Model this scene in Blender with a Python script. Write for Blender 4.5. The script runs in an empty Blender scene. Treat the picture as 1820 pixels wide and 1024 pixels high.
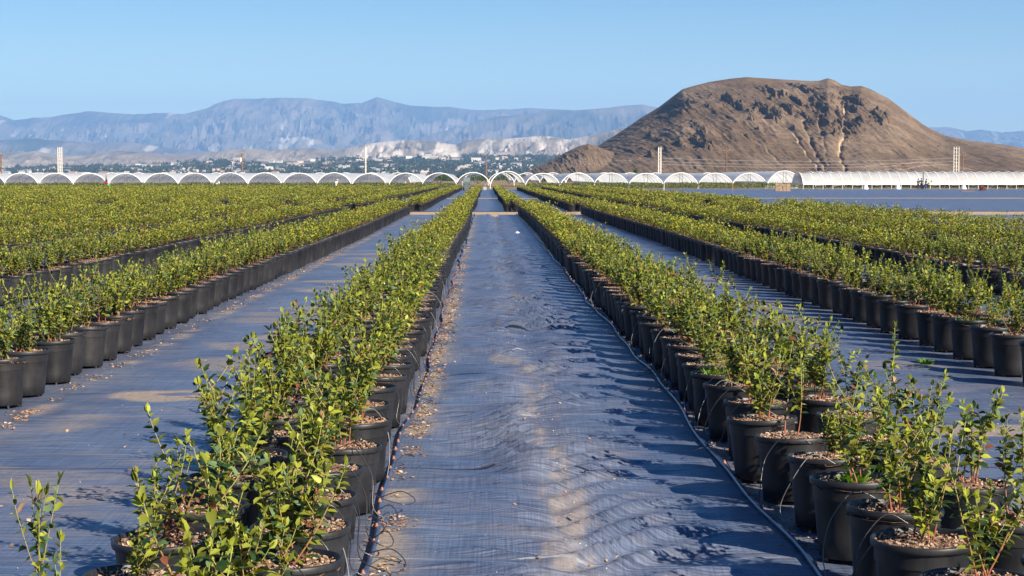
import bpy, math, random
import numpy as np
from mathutils import Vector
random.seed(7)
RS = np.random.RandomState(11)
S = bpy.context.scene
COL = S.collection
# ---------------------------------------------------------------- camera, light, exposure
F = 3400.0; CX0, HY = 864.0, 315.0; H = 1.75          # focal length in photo pixels, vanishing point, eye height
cam = bpy.data.objects.new('camera', bpy.data.cameras.new('camera')); COL.objects.link(cam)
cam.data.sensor_width = 36; cam.data.lens = 36 * F / 1820
cam.data.clip_start = .05; cam.data.clip_end = 60000
cam.location = (0, 0, H)
cam.rotation_euler = (math.radians(90) - math.atan((512 - HY) / F), 0, -math.atan((910 - CX0) / F))
S.camera = cam
S.render.resolution_x, S.render.resolution_y = 1024, 576
sv = Vector((.67 * math.cos(math.radians(30)), -.742 * math.cos(math.radians(30)), math.sin(math.radians(30)))).normalized()
W = bpy.data.worlds.new('World'); S.world = W; W.use_nodes = True
wn = W.node_tree; sky = wn.nodes.new('ShaderNodeTexSky'); sky.sky_type = 'NISHITA'; sky.sun_disc = False
sky.sun_elevation = math.radians(30); sky.sun_rotation = math.atan2(sv.x, sv.y)
sky.air_density = .95; sky.dust_density = .1; sky.ozone_density = 2.9; sky.altitude = 0
hs = wn.nodes.new('ShaderNodeHueSaturation'); hs.inputs['Saturation'].default_value = 1.5; hs.inputs['Hue'].default_value = .514; wn.links.new(sky.outputs[0], hs.inputs['Color'])
bg = wn.nodes['Background']; wn.links.new(hs.outputs[0], bg.inputs[0]); bg.inputs[1].default_value = .050
sun = bpy.data.objects.new('sun', bpy.data.lights.new('sun', 'SUN')); COL.objects.link(sun)
sun.data.energy = 5.0; sun.data.angle = math.radians(.5); sun.data.color = (1, .91, .76)
sun.rotation_euler = sv.to_track_quat('Z', 'Y').to_euler(); sun.location = (20, -20, 30)
S.view_settings.view_transform = 'Standard'; S.view_settings.look = 'None'
S.view_settings.exposure = 1.1; S.view_settings.gamma = 1
S.render.engine = 'CYCLES'
S.cycles.max_bounces = 6; S.cycles.transparent_max_bounces = 16; S.cycles.volume_bounces = 1

# ---------------------------------------------------------------- helpers
def rng(a, b): return random.uniform(a, b)
def gp(px, py):                                           # ground point seen at a photo pixel
    y = F * H / (py - HY); return ((px - CX0) * y / F, y)
def X(px, Y): return (px - CX0) * Y / F
def ZZ(py, Y): return H + (HY - py) * Y / F
def tag(o, label=None, cat=None, group=None, kind=None):
    if label: o['label'] = label
    if cat: o['category'] = cat
    if group: o['group'] = group
    if kind: o['kind'] = kind
    return o
def empty(name, loc=(0, 0, 0), rz=0):
    o = bpy.data.objects.new(name, None); COL.objects.link(o); o.location = loc; o.rotation_euler = (0, 0, rz)
    o.empty_display_size = .1; return o
def linkmesh(name, me, parent=None):
    o = bpy.data.objects.new(name, me); COL.objects.link(o)
    if parent: o.parent = parent
    return o
class MB:                                                 # collects arrays of verts / tris / quads with point colours
    def __init__(s): s.v = []; s.q = []; s.t = []; s.c = []; s.a = []; s.n = 0
    def add(s, V, Q=None, T=None, m=0, c=(1, 1, 1), smooth=True, aux=0.0):
        V = np.asarray(V, float).reshape(-1, 3); s.v.append(V)
        c = np.asarray(c, float)
        s.c.append(np.broadcast_to(c, (len(V), 3)) if c.ndim == 1 else c)
        s.a.append(np.broadcast_to(np.asarray(aux, float), (len(V),)))
        if Q is not None and len(Q): s.q.append((np.asarray(Q, int).reshape(-1, 4) + s.n, m, smooth))
        if T is not None and len(T): s.t.append((np.asarray(T, int).reshape(-1, 3) + s.n, m, smooth))
        s.n += len(V); return s
    def mesh(s, name, mats):
        me = bpy.data.meshes.new(name); V = np.concatenate(s.v)
        me.vertices.add(len(V)); me.vertices.foreach_set('co', V.ravel())
        idx = []; st = []; mi = []; sm = []; k = 0
        for lst, w in ((s.q, 4), (s.t, 3)):
            for A, m, f in lst:
                idx.append(A.ravel()); n = len(A); st.append(k + np.arange(n) * w); k += n * w
                mi.append(np.full(n, m)); sm.append(np.full(n, f))
        idx = np.concatenate(idx); st = np.concatenate(st); mi = np.concatenate(mi); sm = np.concatenate(sm)
        me.loops.add(len(idx)); me.loops.foreach_set('vertex_index', idx.astype(np.int32))
        me.polygons.add(len(st)); me.polygons.foreach_set('loop_start', st.astype(np.int32))
        me.polygons.foreach_set('material_index', mi.astype(np.int32)); me.polygons.foreach_set('use_smooth', sm.astype(bool))
        at = me.attributes.new('Col', 'FLOAT_COLOR', 'POINT')
        C = np.ones((len(V), 4)); C[:, :3] = np.concatenate(s.c); at.data.foreach_set('color', C.ravel())
        ax = me.attributes.new('aux', 'FLOAT', 'POINT'); ax.data.foreach_set('value', np.concatenate(s.a).astype(np.float32))
        for m in mats: me.materials.append(m)
        me.update(calc_edges=True); me.validate(); return me
    def obj(s, name, mats, parent=None):
        if not isinstance(mats, (list, tuple)): mats = [mats]
        return linkmesh(name, s.mesh(name, mats), parent)
def box(mb, c, s, m=0, rz=0, col=(1, 1, 1), R=None):
    v = np.array([[x, y, z] for z in (-.5, .5) for y in (-.5, .5) for x in (-.5, .5)]) * np.array(s)
    if R is not None: v = v @ np.asarray(R).T
    elif rz: v = v @ np.array([[math.cos(rz), -math.sin(rz), 0], [math.sin(rz), math.cos(rz), 0], [0, 0, 1]]).T
    return mb.add(v + np.array(c), [[0, 2, 3, 1], [4, 5, 7, 6], [0, 1, 5, 4], [2, 6, 7, 3], [0, 4, 6, 2], [1, 3, 7, 5]], m=m, c=col, smooth=False)
def tube(mb, pts, r, n=6, m=0, col=(1, 1, 1), caps=True):
    P = np.asarray(pts, float); k = len(P); r = np.broadcast_to(np.asarray(r, float), (k,))
    T = np.gradient(P, axis=0); T /= np.linalg.norm(T, axis=1)[:, None] + 1e-9
    up = np.array([0, 0, 1.]); U = np.cross(T, up); b = np.linalg.norm(U, axis=1) < .1
    U[b] = np.cross(T[b], np.array([1., 0, 0])); U /= np.linalg.norm(U, axis=1)[:, None]
    for i in range(1, k):
        if U[i] @ U[i - 1] < 0: U[i] = -U[i]
    Wv = np.cross(T, U); a = np.arange(n) * 2 * math.pi / n
    V = P[:, None] + r[:, None, None] * (np.cos(a)[None, :, None] * U[:, None] + np.sin(a)[None, :, None] * Wv[:, None])
    Q = [[i * n + j, i * n + (j + 1) % n, (i + 1) * n + (j + 1) % n, (i + 1) * n + j] for i in range(k - 1) for j in range(n)]
    col = np.asarray(col, float)
    if col.ndim == 2: col = np.repeat(col, n, axis=0)
    mb.add(V.reshape(-1, 3), Q, m=m, c=col)
    if caps and n >= 4:
        for e, f in ((0, 1), ((k - 1) * n, 0)):
            mb.add(V.reshape(-1, 3)[e:e + n], None, [[0, i + 1, i] if f else [0, i, i + 1] for i in range(1, n - 1)], m=m, c=col[0] if col.ndim == 2 else col, smooth=False)
    return mb
def lathe(mb, prof, n=32, m=0, c=(0, 0, 0), col=(1, 1, 1)):
    pr = np.asarray(prof, float); k = len(pr); a = np.arange(n) * 2 * math.pi / n
    V = np.stack([pr[:, 0][:, None] * np.cos(a), pr[:, 0][:, None] * np.sin(a), np.repeat(pr[:, 1][:, None], n, 1)], -1) + np.array(c)
    Q = [[i * n + j, i * n + (j + 1) % n, (i + 1) * n + (j + 1) % n, (i + 1) * n + j] for i in range(k - 1) for j in range(n)]
    return mb.add(V.reshape(-1, 3), Q, m=m, c=col)
# noise
def vnoise(x, y, seed=0):
    x = np.asarray(x, float); y = np.asarray(y, float)
    xi = np.floor(x).astype(np.int64); yi = np.floor(y).astype(np.int64); fx = x - xi; fy = y - yi
    fx = fx * fx * fx * (fx * (fx * 6 - 15) + 10); fy = fy * fy * fy * (fy * (fy * 6 - 15) + 10)
    def h(a, b):
        n = (a * 374761393 + b * 668265263 + seed * 1442695041) & 0xffffffff
        n = ((n ^ (n >> 13)) * 1274126177) & 0xffffffff; n = ((n ^ (n >> 16)) * 2246822519) & 0xffffffff
        return ((n ^ (n >> 15)) & 0xffffff) / float(0xffffff)
    return (h(xi, yi) * (1 - fx) + h(xi + 1, yi) * fx) * (1 - fy) + (h(xi, yi + 1) * (1 - fx) + h(xi + 1, yi + 1) * fx) * fy
def fbm(x, y, o=5, seed=0, g=.5, ridged=False):
    r = 0; a = 1; t = 0
    for i in range(o):
        n = vnoise(x * 2 ** i + 17.3 * i, y * 2 ** i - 9.1 * i, seed + i)
        if ridged: n = 1 - abs(2 * n - 1)
        r = r + a * n; t += a; a *= g
    return r / t
def sst(a, b, x): t = np.clip((x - a) / (b - a), 0, 1); return t * t * (3 - 2 * t)
def grid(mb, Xg, Yg, Zg, m=0, c=(1, 1, 1), aux=0.0):
    ny, nx = Xg.shape; V = np.stack([Xg, Yg, Zg], -1).reshape(-1, 3)
    i = np.arange(ny - 1)[:, None] * nx + np.arange(nx - 1)[None]
    Q = np.stack([i, i + 1, i + nx + 1, i + nx], -1).reshape(-1, 4)
    return mb.add(V, Q, m=m, c=c, aux=aux)
# ---------------------------------------------------------------- materials
def mat(name, base=(.5, .5, .5), rough=.7, spec=.5, noise=None, attr=False, bump=None, trans=0, alpha=None, metal=0, rough_noise=None, trans_col=None):
    """noise: list of (scale xyz, detail, low colour multiplier, high) ; attr: multiply by point colour"""
    m = bpy.data.materials.new(name); m.use_nodes = True; nt = m.node_tree; N = nt.nodes; L = nt.links
    p = N['Principled BSDF']; p.inputs['Roughness'].default_value = rough; p.inputs['Specular IOR Level'].default_value = spec
    p.inputs['Metallic'].default_value = metal
    src = N.new('ShaderNodeRGB'); src.outputs[0].default_value = (*base, 1); cur = src.outputs[0]
    tc = N.new('ShaderNodeTexCoord'); geo = N.new('ShaderNodeNewGeometry')
    if attr:
        a = N.new('ShaderNodeAttribute'); a.attribute_name = 'Col'
        mx = N.new('ShaderNodeMix'); mx.data_type = 'RGBA'; mx.blend_type = 'MULTIPLY'; mx.inputs[0].default_value = 1
        L.new(cur, mx.inputs[6]); L.new(a.outputs['Color'], mx.inputs[7]); cur = mx.outputs[2]
    for (sc, det, lo, hi) in (noise or []):
        mp = N.new('ShaderNodeMapping'); mp.inputs['Scale'].default_value = sc; L.new(geo.outputs['Position'], mp.inputs[0])
        nz = N.new('ShaderNodeTexNoise'); nz.inputs['Scale'].default_value = 1; nz.inputs['Detail'].default_value = det; L.new(mp.outputs[0], nz.inputs[0])
        cr = N.new('ShaderNodeValToRGB'); cr.color_ramp.elements[0].position = .3; cr.color_ramp.elements[1].position = .7
        cr.color_ramp.elements[0].color = (*lo, 1) if isinstance(lo, tuple) else (lo, lo, lo, 1)
        cr.color_ramp.elements[1].color = (*hi, 1) if isinstance(hi, tuple) else (hi, hi, hi, 1)
        L.new(nz.outputs[0], cr.inputs[0])
        mx = N.new('ShaderNodeMix'); mx.data_type = 'RGBA'; mx.blend_type = 'MULTIPLY'; mx.inputs[0].default_value = 1
        L.new(cur, mx.inputs[6]); L.new(cr.outputs[0], mx.inputs[7]); cur = mx.outputs[2]
    L.new(cur, p.inputs['Base Color'])
    if bump:
        last = None
        for (sc, st, dist) in bump:
            mp = N.new('ShaderNodeMapping'); mp.inputs['Scale'].default_value = sc; L.new(geo.outputs['Position'], mp.inputs[0])
            nz = N.new('ShaderNodeTexNoise'); nz.inputs['Scale'].default_value = 1; nz.inputs['Detail'].default_value = 4; L.new(mp.outputs[0], nz.inputs[0])
            b = N.new('ShaderNodeBump'); b.inputs['Strength'].default_value = st; b.inputs['Distance'].default_value = dist
            L.new(nz.outputs[0], b.inputs['Height'])
            if last: L.new(last, b.inputs['Normal'])
            last = b.outputs[0]
        L.new(last, p.inputs['Normal'])
    out = N['Material Output']; sh = p.outputs[0]
    if trans:
        t = N.new('ShaderNodeBsdfTranslucent'); ms = N.new('ShaderNodeMixShader'); ms.inputs[0].default_value = trans
        if trans_col:
            mx = N.new('ShaderNodeMix'); mx.data_type = 'RGBA'; mx.blend_type = 'MULTIPLY'; mx.inputs[0].default_value = 1
            L.new(cur, mx.inputs[6]); mx.inputs[7].default_value = (*trans_col, 1); L.new(mx.outputs[2], t.inputs[0])
        else: L.new(cur, t.inputs[0])
        L.new(sh, ms.inputs[1]); L.new(t.outputs[0], ms.inputs[2]); sh = ms.outputs[0]
    if alpha is not None:
        t = N.new('ShaderNodeBsdfTransparent'); ms = N.new('ShaderNodeMixShader'); ms.inputs[0].default_value = alpha
        L.new(sh, ms.inputs[2]); L.new(t.outputs[0], ms.inputs[1]); sh = ms.outputs[0]
    L.new(sh, out.inputs[0]); m['_p'] = 1
    return m
M = {}
M['leaf'] = mat('leaf', (1, 1, 1), .5, .3, attr=True, trans=.3, trans_col=(1.5, 1.5, .5))
M['stem'] = mat('stem', (1, 1, 1), .55, .4, attr=True)
M['pot'] = mat('pot_plastic', (.012, .0125, .015), .45, .38, noise=[((9, 9, 9), 3, .75, 1.35), ((1.3, 1.3, 2.2), 4, .7, (1.9, 1.75, 1.55)), ((60, 60, 12), 3, .85, 1.2)], bump=[((25, 25, 60), .15, .002)])
M['mulch'] = mat('bark_mulch', (1, 1, 1), .9, .2, attr=True, noise=[((70, 70, 70), 3, .6, 1.3)], bump=[((120, 120, 120), .7, .006)])
M['pipe'] = mat('drip_pipe', (.025, .04, .085), .3, .6, noise=[((3, 14, 3), 3, .7, 1.8)])
M['tubing'] = mat('thin_tubing', (.03, .03, .032), .3, .6)
M['tubing_dusty'] = mat('dusty_tubing', (.16, .16, .155), .4, .6)
M['emitter'] = mat('emitter', (.28, .11, .055), .6, .4)
M['film'] = mat('tunnel_film', (.80, .82, .84), .35, .5, trans=.45, alpha=.93, noise=[((.6, .05, .6), 3, .86, 1.08)])
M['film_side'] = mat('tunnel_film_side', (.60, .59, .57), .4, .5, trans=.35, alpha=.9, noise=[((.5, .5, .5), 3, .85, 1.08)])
M['film_edge'] = mat('rolled_film', (.88, .88, .87), .5, .4)
M['steel'] = mat('galvanised_steel', (.42, .43, .45), .45, .5, metal=.4)
M['post'] = mat('pale_post', (.62, .60, .52), .6, .4)
M['darkpost'] = mat('dark_steel', (.09, .09, .1), .6, .4)
M['concrete'] = mat('pale_concrete', (.62, .57, .50), .8, .3, noise=[((.8, .8, .25), 3, .8, 1.1)])
M['wood'] = mat('weathered_wood', (.20, .105, .05), .8, .3, noise=[((3, 3, .4), 3, .7, 1.2)])
M['crate'] = mat('crate_wood', (.36, .24, .15), .8, .3, noise=[((3, 3, 9), 3, .6, 1.2)])
M['litter'] = mat('leaf_litter', (1, 1, 1), .85, .3, attr=True)
M['wire'] = mat('wire', (.35, .33, .32), .5, .5)

# nursery fabric
def fabric_mat(name='ground_cloth'):
    m = bpy.data.materials.new(name); m.use_nodes = True; nt = m.node_tree; N = nt.nodes; L = nt.links
    p = N['Principled BSDF']; geo = N.new('ShaderNodeNewGeometry'); at = N.new('ShaderNodeAttribute'); at.attribute_name = 'aux'
    def noise(sc, det=3, rough=.5):
        mp = N.new('ShaderNodeMapping'); mp.inputs['Scale'].default_value = sc; L.new(geo.outputs['Position'], mp.inputs[0])
        nz = N.new('ShaderNodeTexNoise'); nz.inputs['Scale'].default_value = 1; nz.inputs['Detail'].default_value = det
        nz.inputs['Roughness'].default_value = rough; L.new(mp.outputs[0], nz.inputs[0]); return nz.outputs[0]
    def ramp(s, p0, c0, p1, c1):
        r = N.new('ShaderNodeValToRGB'); r.color_ramp.elements[0].position = p0; r.color_ramp.elements[1].position = p1
        r.color_ramp.elements[0].color = (*c0, 1); r.color_ramp.elements[1].color = (*c1, 1); L.new(s, r.inputs[0]); return r.outputs[0]
    def math_(op, a, b, clamp=False):
        n = N.new('ShaderNodeMath'); n.operation = op; n.use_clamp = clamp
        for i, v in enumerate((a, b)):
            if hasattr(v, 'links'): L.new(v, n.inputs[i])
            else: n.inputs[i].default_value = v
        return n.outputs[0]
    def mix(f, a, b, bt='MIX'):
        n = N.new('ShaderNodeMix'); n.data_type = 'RGBA'; n.blend_type = bt
        if hasattr(f, 'links'): L.new(f, n.inputs[0])
        else: n.inputs[0].default_value = f
        for i, v in ((6, a), (7, b)):
            if hasattr(v, 'links'): L.new(v, n.inputs[i])
            else: n.inputs[i].default_value = (*v, 1)
        return n.outputs[2]
    base = ramp(noise((1.3, .5, 1), 4), .3, (.056, .075, .130), .72, (.106, .126, .178))
    thr1 = ramp(noise((2, 60, 1), 3), .36, (.62, .62, .66), .64, (1.45, 1.43, 1.36))        # woven tapes across
    thr2 = ramp(noise((110, 1.5, 1), 3), .34, (.8, .8, .8), .66, (1.25, 1.25, 1.25))       # woven tapes along
    base = mix(1, mix(1, base, thr1, 'MULTIPLY'), thr2, 'MULTIPLY')
    dust = math_('MULTIPLY', ramp(noise((1.1, 2.6, 1), 6, .65), .5, (0, 0, 0), .78, (1, 1, 1)), .30)
    speck = math_('MULTIPLY', ramp(noise((45, 45, 1), 2), .70, (0, 0, 0), .76, (1, 1, 1)), .35)
    d2 = math_('MULTIPLY', at.outputs['Fac'], ramp(noise((16, 16, 1), 5, .7), .22, (.35, .35, .35), .62, (1, 1, 1)), True)
    f = math_('MAXIMUM', math_('MAXIMUM', dust, speck), d2, True)
    sand = ramp(noise((30, 30, 1), 4), .3, (.20, .15, .105), .7, (.36, .28, .20))
    colr = mix(f, base, sand)
    # white marker thread and dark overlap seam across every length of cloth
    sx = N.new('ShaderNodeSeparateXYZ'); L.new(geo.outputs['Position'], sx.inputs[0])
    wob = math_('MULTIPLY', math_('SUBTRACT', noise((.8, .15, 1), 3), .5), .09)
    yy = math_('ADD', sx.outputs[1], wob)
    fr = math_('FRACT', math_('DIVIDE', math_('ADD', yy, -8.7 + 530), 5.3), 0)
    line = math_('LESS_THAN', math_('ABSOLUTE', math_('SUBTRACT', fr, .5), 0), .5)  # placeholder keep 1
    d = math_('ABSOLUTE', math_('SUBTRACT', fr, .0015), 0)
    wl = math_('MULTIPLY', math_('LESS_THAN', d, .0012), ramp(noise((7, 1, 1), 2), .35, (.15, .15, .15), .6, (1, 1, 1)))
    colr = mix(math_('MULTIPLY', wl, .55), colr, (.5, .5, .5))
    d = math_('ABSOLUTE', math_('SUBTRACT', fr, .52), 0)
    colr = mix(math_('MULTIPLY', math_('LESS_THAN', d, .0024), .9), colr, (.012, .012, .014))
    L.new(colr, p.inputs['Base Color'])
    rr = math_('ADD', math_('MULTIPLY', f, .45), ramp(noise((3, 1.2, 1), 4), .3, (.32, .32, .32), .7, (.46, .46, .46)))
    L.new(rr, p.inputs['Roughness']); p.inputs['Specular IOR Level'].default_value = .75
    last = None
    for nz, st, ds in ((noise((2.5, 9, 1), 5, .6), .7, .04), (noise((4, 90, 1), 2), .5, .005), (noise((220, 5, 1), 2), .25, .003)):
        b = N.new('ShaderNodeBump'); b.inputs['Strength'].default_value = st; b.inputs['Distance'].default_value = ds
        L.new(nz, b.inputs['Height'])
        if last: L.new(last, b.inputs['Normal'])
        last = b.outputs[0]
    L.new(last, p.inputs['Normal'])
    return m
M['cloth'] = fabric_mat()
M['sand'] = mat('sandy_soil', (.42, .31, .20), .95, .1, noise=[((3, 3, 3), 5, .7, 1.2), ((40, 40, 40), 3, .8, 1.15)], bump=[((20, 20, 20), .5, .02)])
M['dry'] = mat('dry_ground', (.27, .19, .115), .95, .1, noise=[((.02, .02, .02), 5, (.75, .85, .7), 1.15), ((.4, .4, .4), 4, .8, 1.15)])
M['hill'] = mat('hill_soil', (1, 1, 1), .95, .1, attr=True, noise=[((.03, .03, .06), 6, .8, 1.15), ((.25, .25, .35), 5, .7, 1.25), ((.9, .9, .9), 3, .75, 1.2)], bump=[((.15, .15, .2), .7, 2.0)])
M['far'] = mat('far_slopes', (1, 1, 1), .95, .1, attr=True, noise=[((.004, .002, .006), 6, .72, 1.25)])
# ---------------------------------------------------------------- ground
mb = MB(); mb.add([[-16000, -200, -.2], [16000, -200, -.2], [16000, 22000, -.2], [-16000, 22000, -.2]], [[0, 1, 2, 3]])
tag(mb.obj('ground', M['dry']), kind='structure')
STAINS = [(gp(300, 703), .52, .42, 1.), (gp(430, 648), .5, .4, .55), (gp(520, 600), .55, .35, .75), (gp(560, 572), .6, .3, .7), (gp(575, 547), .7, .35, .8),
          (gp(600, 517), .7, .4, .7), (gp(610, 500), .8, .5, .7), (gp(640, 470), .8, .6, .6), (gp(650, 452), .9, .7, .6),
          (gp(1755, 770), .62, .34, 1.), (gp(1480, 700), .6, .25, .35), (gp(1012, 905), .11, .7, .55), (gp(1000, 975), .10, .5, .4), (gp(900, 640), .2, .3, .4)]
def aisle_h(x, y):
    w = sst(-.46, -.15, x) * (1 - sst(.95, 1.36, x))
    n = fbm(x * 1.1, y * .55, 3, 3, .4)
    c = .40 + .12 * (fbm(y * .3, y * 0, 3, 8) - .5)
    tr = np.exp(-((x - c) / .2) ** 2)
    ph = y / .45 + 2.2 * vnoise(x * .9, y * .3, 21) + .7 * np.exp(-((x - c) / .33) ** 2) + .15 * vnoise(x * 3, y * 1.1, 22)
    ph2 = y / .19 + 2.2 * vnoise(x * 1.0 + 4, y * .4, 24)
    rip = (.5 + .5 * np.cos(2 * math.pi * ph + .8 * np.sin(2 * math.pi * ph))) ** 1.7 * (.4 + 1.1 * fbm(x * 1.3, y * 1.1, 3, 28)) + .30 * (.5 + .5 * np.sin(2 * math.pi * ph2)) * sst(.4, .65, fbm(x * 1.2 + 3, y * .9, 3, 29))
    amp = .015 + .042 * np.clip(fbm(x * 1.7 + 5, y * .8, 3, 31) - .35, 0, 1) * 2
    near = 1 / (1 + (y / 32) ** 2)
    z = w * ((rip * amp * (.6 + .9 * np.exp(-((x - c) / .42) ** 2))) * (.85 + .65 * near) + (n - .5) * .07 * near - .045 * tr)
    w2 = sst(-3.35, -2.9, x) * (1 - sst(-2.0, -1.6, x)) + sst(2.6, 3.0, x) * (1 - sst(3.9, 4.3, x))
    z = z + w2 * .02 * (fbm(x * .7 + 9, y * .7, 4, 41) - .5)
    return z
def dirt(x, y):
    d = np.zeros_like(x)
    for (c, rx, ry, a) in STAINS:
        e = ((x - c[0]) / rx) ** 2 + ((y - c[1]) / ry) ** 2
        e = e + 1.3 * (fbm(x * 3, y * 1.5, 4, 5) - .5)
        d = np.maximum(d, a * (1 - sst(.75, 1.15, e)))
    # silt left in the trough of the middle aisle
    tr = np.exp(-((x - .40) / .15) ** 2)
    d = np.maximum(d, tr * (.10 + .5 * sst(.50, .72, fbm(x * 9, y * 3.1, 5, 77, .65))) * sst(.42, .6, fbm(x * .7, y * .25, 3, 78)))
    # along the left pipe, spilt bark and silt
    e = np.exp(-((x + .49) / .09) ** 2) + .25 * np.exp(-((x + .36) / .1) ** 2)
    d = np.maximum(d, e * sst(.40, .58, fbm(x * 2, y * 2.2, 4, 99)))
    e = np.exp(-((x - 1.5) / .07) ** 2) + np.exp(-((x + 3.36) / .10) ** 2)
    d = np.maximum(d, .8 * e * sst(.42, .6, fbm(x * 3, y * 2.6, 4, 55)))
    # streaks of dried silt across the side aisles
    sd = sst(-3.3, -2.9, x) * (1 - sst(-1.7, -1.5, x)) + sst(2.5, 2.9, x) * (1 - sst(4.1, 4.4, x))
    d = np.maximum(d, sd * .5 * sst(.55, .7, fbm(x * .5, y * .9, 4, 67)))
    hole = ((x - STAINS[0][0][0] - .06) / .17) ** 2 + ((y - STAINS[0][0][1] - .1) / .11) ** 2
    return np.clip(d * sst(.8, 1.2, hole), 0, 1)
ya = [3.0]
while ya[-1] < 89.5: ya.append(ya[-1] + max(.035, ya[-1] * .0042))
ya[-1] = 89.5
xs = np.arange(-5, 6.5001, .04); Xg, Yg = np.meshgrid(xs, np.array(ya))
mb = MB(); grid(mb, Xg, Yg, aisle_h(Xg, Yg), aux=dirt(Xg, Yg).ravel())
tag(mb.obj('ground_cloth', M['cloth']), kind='structure')
mb = MB()
def patch(x0, x1, y0, y1, z=0.0, n=(2, 2)):
    a, b = np.meshgrid(np.linspace(x0, x1, n[0]), np.linspace(y0, y1, n[1])); grid(mb, a, b, a * 0 + z + (0 if n == (2, 2) else .03 * (fbm(a * .4, b * .25, 4, 12) - .5)))
patch(-30, -5, 3, 89.5); patch(6.5, 100, 3, 89.5, n=(90, 180)); patch(-90, 13.5, 97.5, 157); patch(13.5, 100, 98.5, 158, n=(90, 120)); patch(-90, 13.5, 163.5, 262); patch(13.5, 100, 165, 262, n=(90, 120))
patch(-90, 100, 262.3, 283)
tag(mb.obj('ground_cloth', M['cloth']), kind='structure')
mb = MB(); patch(-90, 100, -3, 86, -.12); patch(-90, 100, 86, 300, -.02, (120, 120)); tag(mb.obj('sand_path', M['sand']), kind='structure')

# ---------------------------------------------------------------- leaves and bushes
def leaf_cols(n, red=.022, tip=None):
    r = RS.rand(n); g = RS.rand(n, 1)
    c = np.empty((n, 3))
    A = np.array([.022, .050, .014]); B = np.array([.145, .160, .020]); Cc = np.array([.115, .175, .075]); D = np.array([.27, .29, .035]); R = np.array([.20, .07, .04])
    c[:] = A
    c[r > .30] = B; c[r > .55] = Cc; c[r > .80] = D; c[r > 1 - red] = R
    if tip is not None:
        k = (RS.rand(n) < tip * .45); c[k] = D * 1.05
        k = (RS.rand(n) < tip * .04); c[k] = np.array([.30, .17, .10])
    return c * (.75 + .5 * g)
def leaves(mb, P, D, Nn, Ln, Wd, C, detail=1, m=0):
    n = len(P)
    D = D / (np.linalg.norm(D, axis=1)[:, None] + 1e-9); Sd = np.cross(D, Nn); Sd /= np.linalg.norm(Sd, axis=1)[:, None] + 1e-9; Nn = np.cross(Sd, D)
    L = Ln[:, None]; Wv = Wd[:, None]
    if detail == 1:
        f = .22; ts = [(0, 0, 0), (.28, 0, 0), (.68, 0, -.02), (1, 0, -.12), (.28, .46, f * .46), (.68, .38, f * .38), (.28, -.46, f * .46), (.68, -.38, f * .38)]
        V = np.stack([P + D * L * t + Sd * Wv * s + Nn * (Wv * q if i != 3 else L * q) for i, (t, s, q) in enumerate(ts)], 1)
        b = np.arange(n)[:, None] * 8
        Q = np.concatenate([b + np.array([[1, 2, 5, 4]]), b + np.array([[2, 1, 6, 7]])]); T = np.concatenate([b + np.array([[0, 1, 4]]), b + np.array([[2, 3, 5]]), b + np.array([[1, 0, 6]]), b + np.array([[3, 2, 7]])])
        mb.add(V.reshape(-1, 3), Q, T, m=m, c=np.repeat(C, 8, 0))
    else:
        V = np.stack([P, P + D * L * .5 + Sd * Wv * .5 + Nn * Wv * .1, P + D * L, P + D * L * .5 - Sd * Wv * .5 + Nn * Wv * .1], 1)
        mb.add(V.reshape(-1, 3), np.arange(n)[:, None] * 4 + np.array([[0, 1, 2, 3]]), m=m, c=np.repeat(C, 4, 0), smooth=False)
def unit(v): return v / (np.linalg.norm(v) + 1e-9)
def bush_axes(ncane, hh, spread, twigs=3):
    """canes and twigs as polylines"""
    out = []
    for k in range(ncane):
        a = rng(0, 6.283); lean = rng(.05, spread); h = hh * rng(.55, 1.0) if k else hh
        p = np.array([rng(-.05, .05), rng(-.05, .05), 0.]); d = unit(np.array([math.cos(a) * lean, math.sin(a) * lean, 1.]))
        pts = [p]; n = 8
        for i in range(n):
            d = unit(d + np.array([rng(-.13, .13), rng(-.13, .13), .05])); p = p + d * h / n; pts.append(p)
        pts = np.array(pts); out.append((pts, 0, h))
        for j in range(random.randint(twigs - 1, twigs + 1)):
            i = random.randint(2, 6); a2 = rng(0, 6.283); d2 = unit(np.array([math.cos(a2) * .8, math.sin(a2) * .8, rng(.5, 1.1)])); q = pts[i].copy(); l = h * rng(.22, .5); tp = [q]
            for s in range(4):
                d2 = unit(d2 + np.array([rng(-.15, .15), rng(-.15, .15), .16])); q = q + d2 * l / 4; tp.append(q)
            out.append((np.array(tp), 1, l))
    return out
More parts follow.
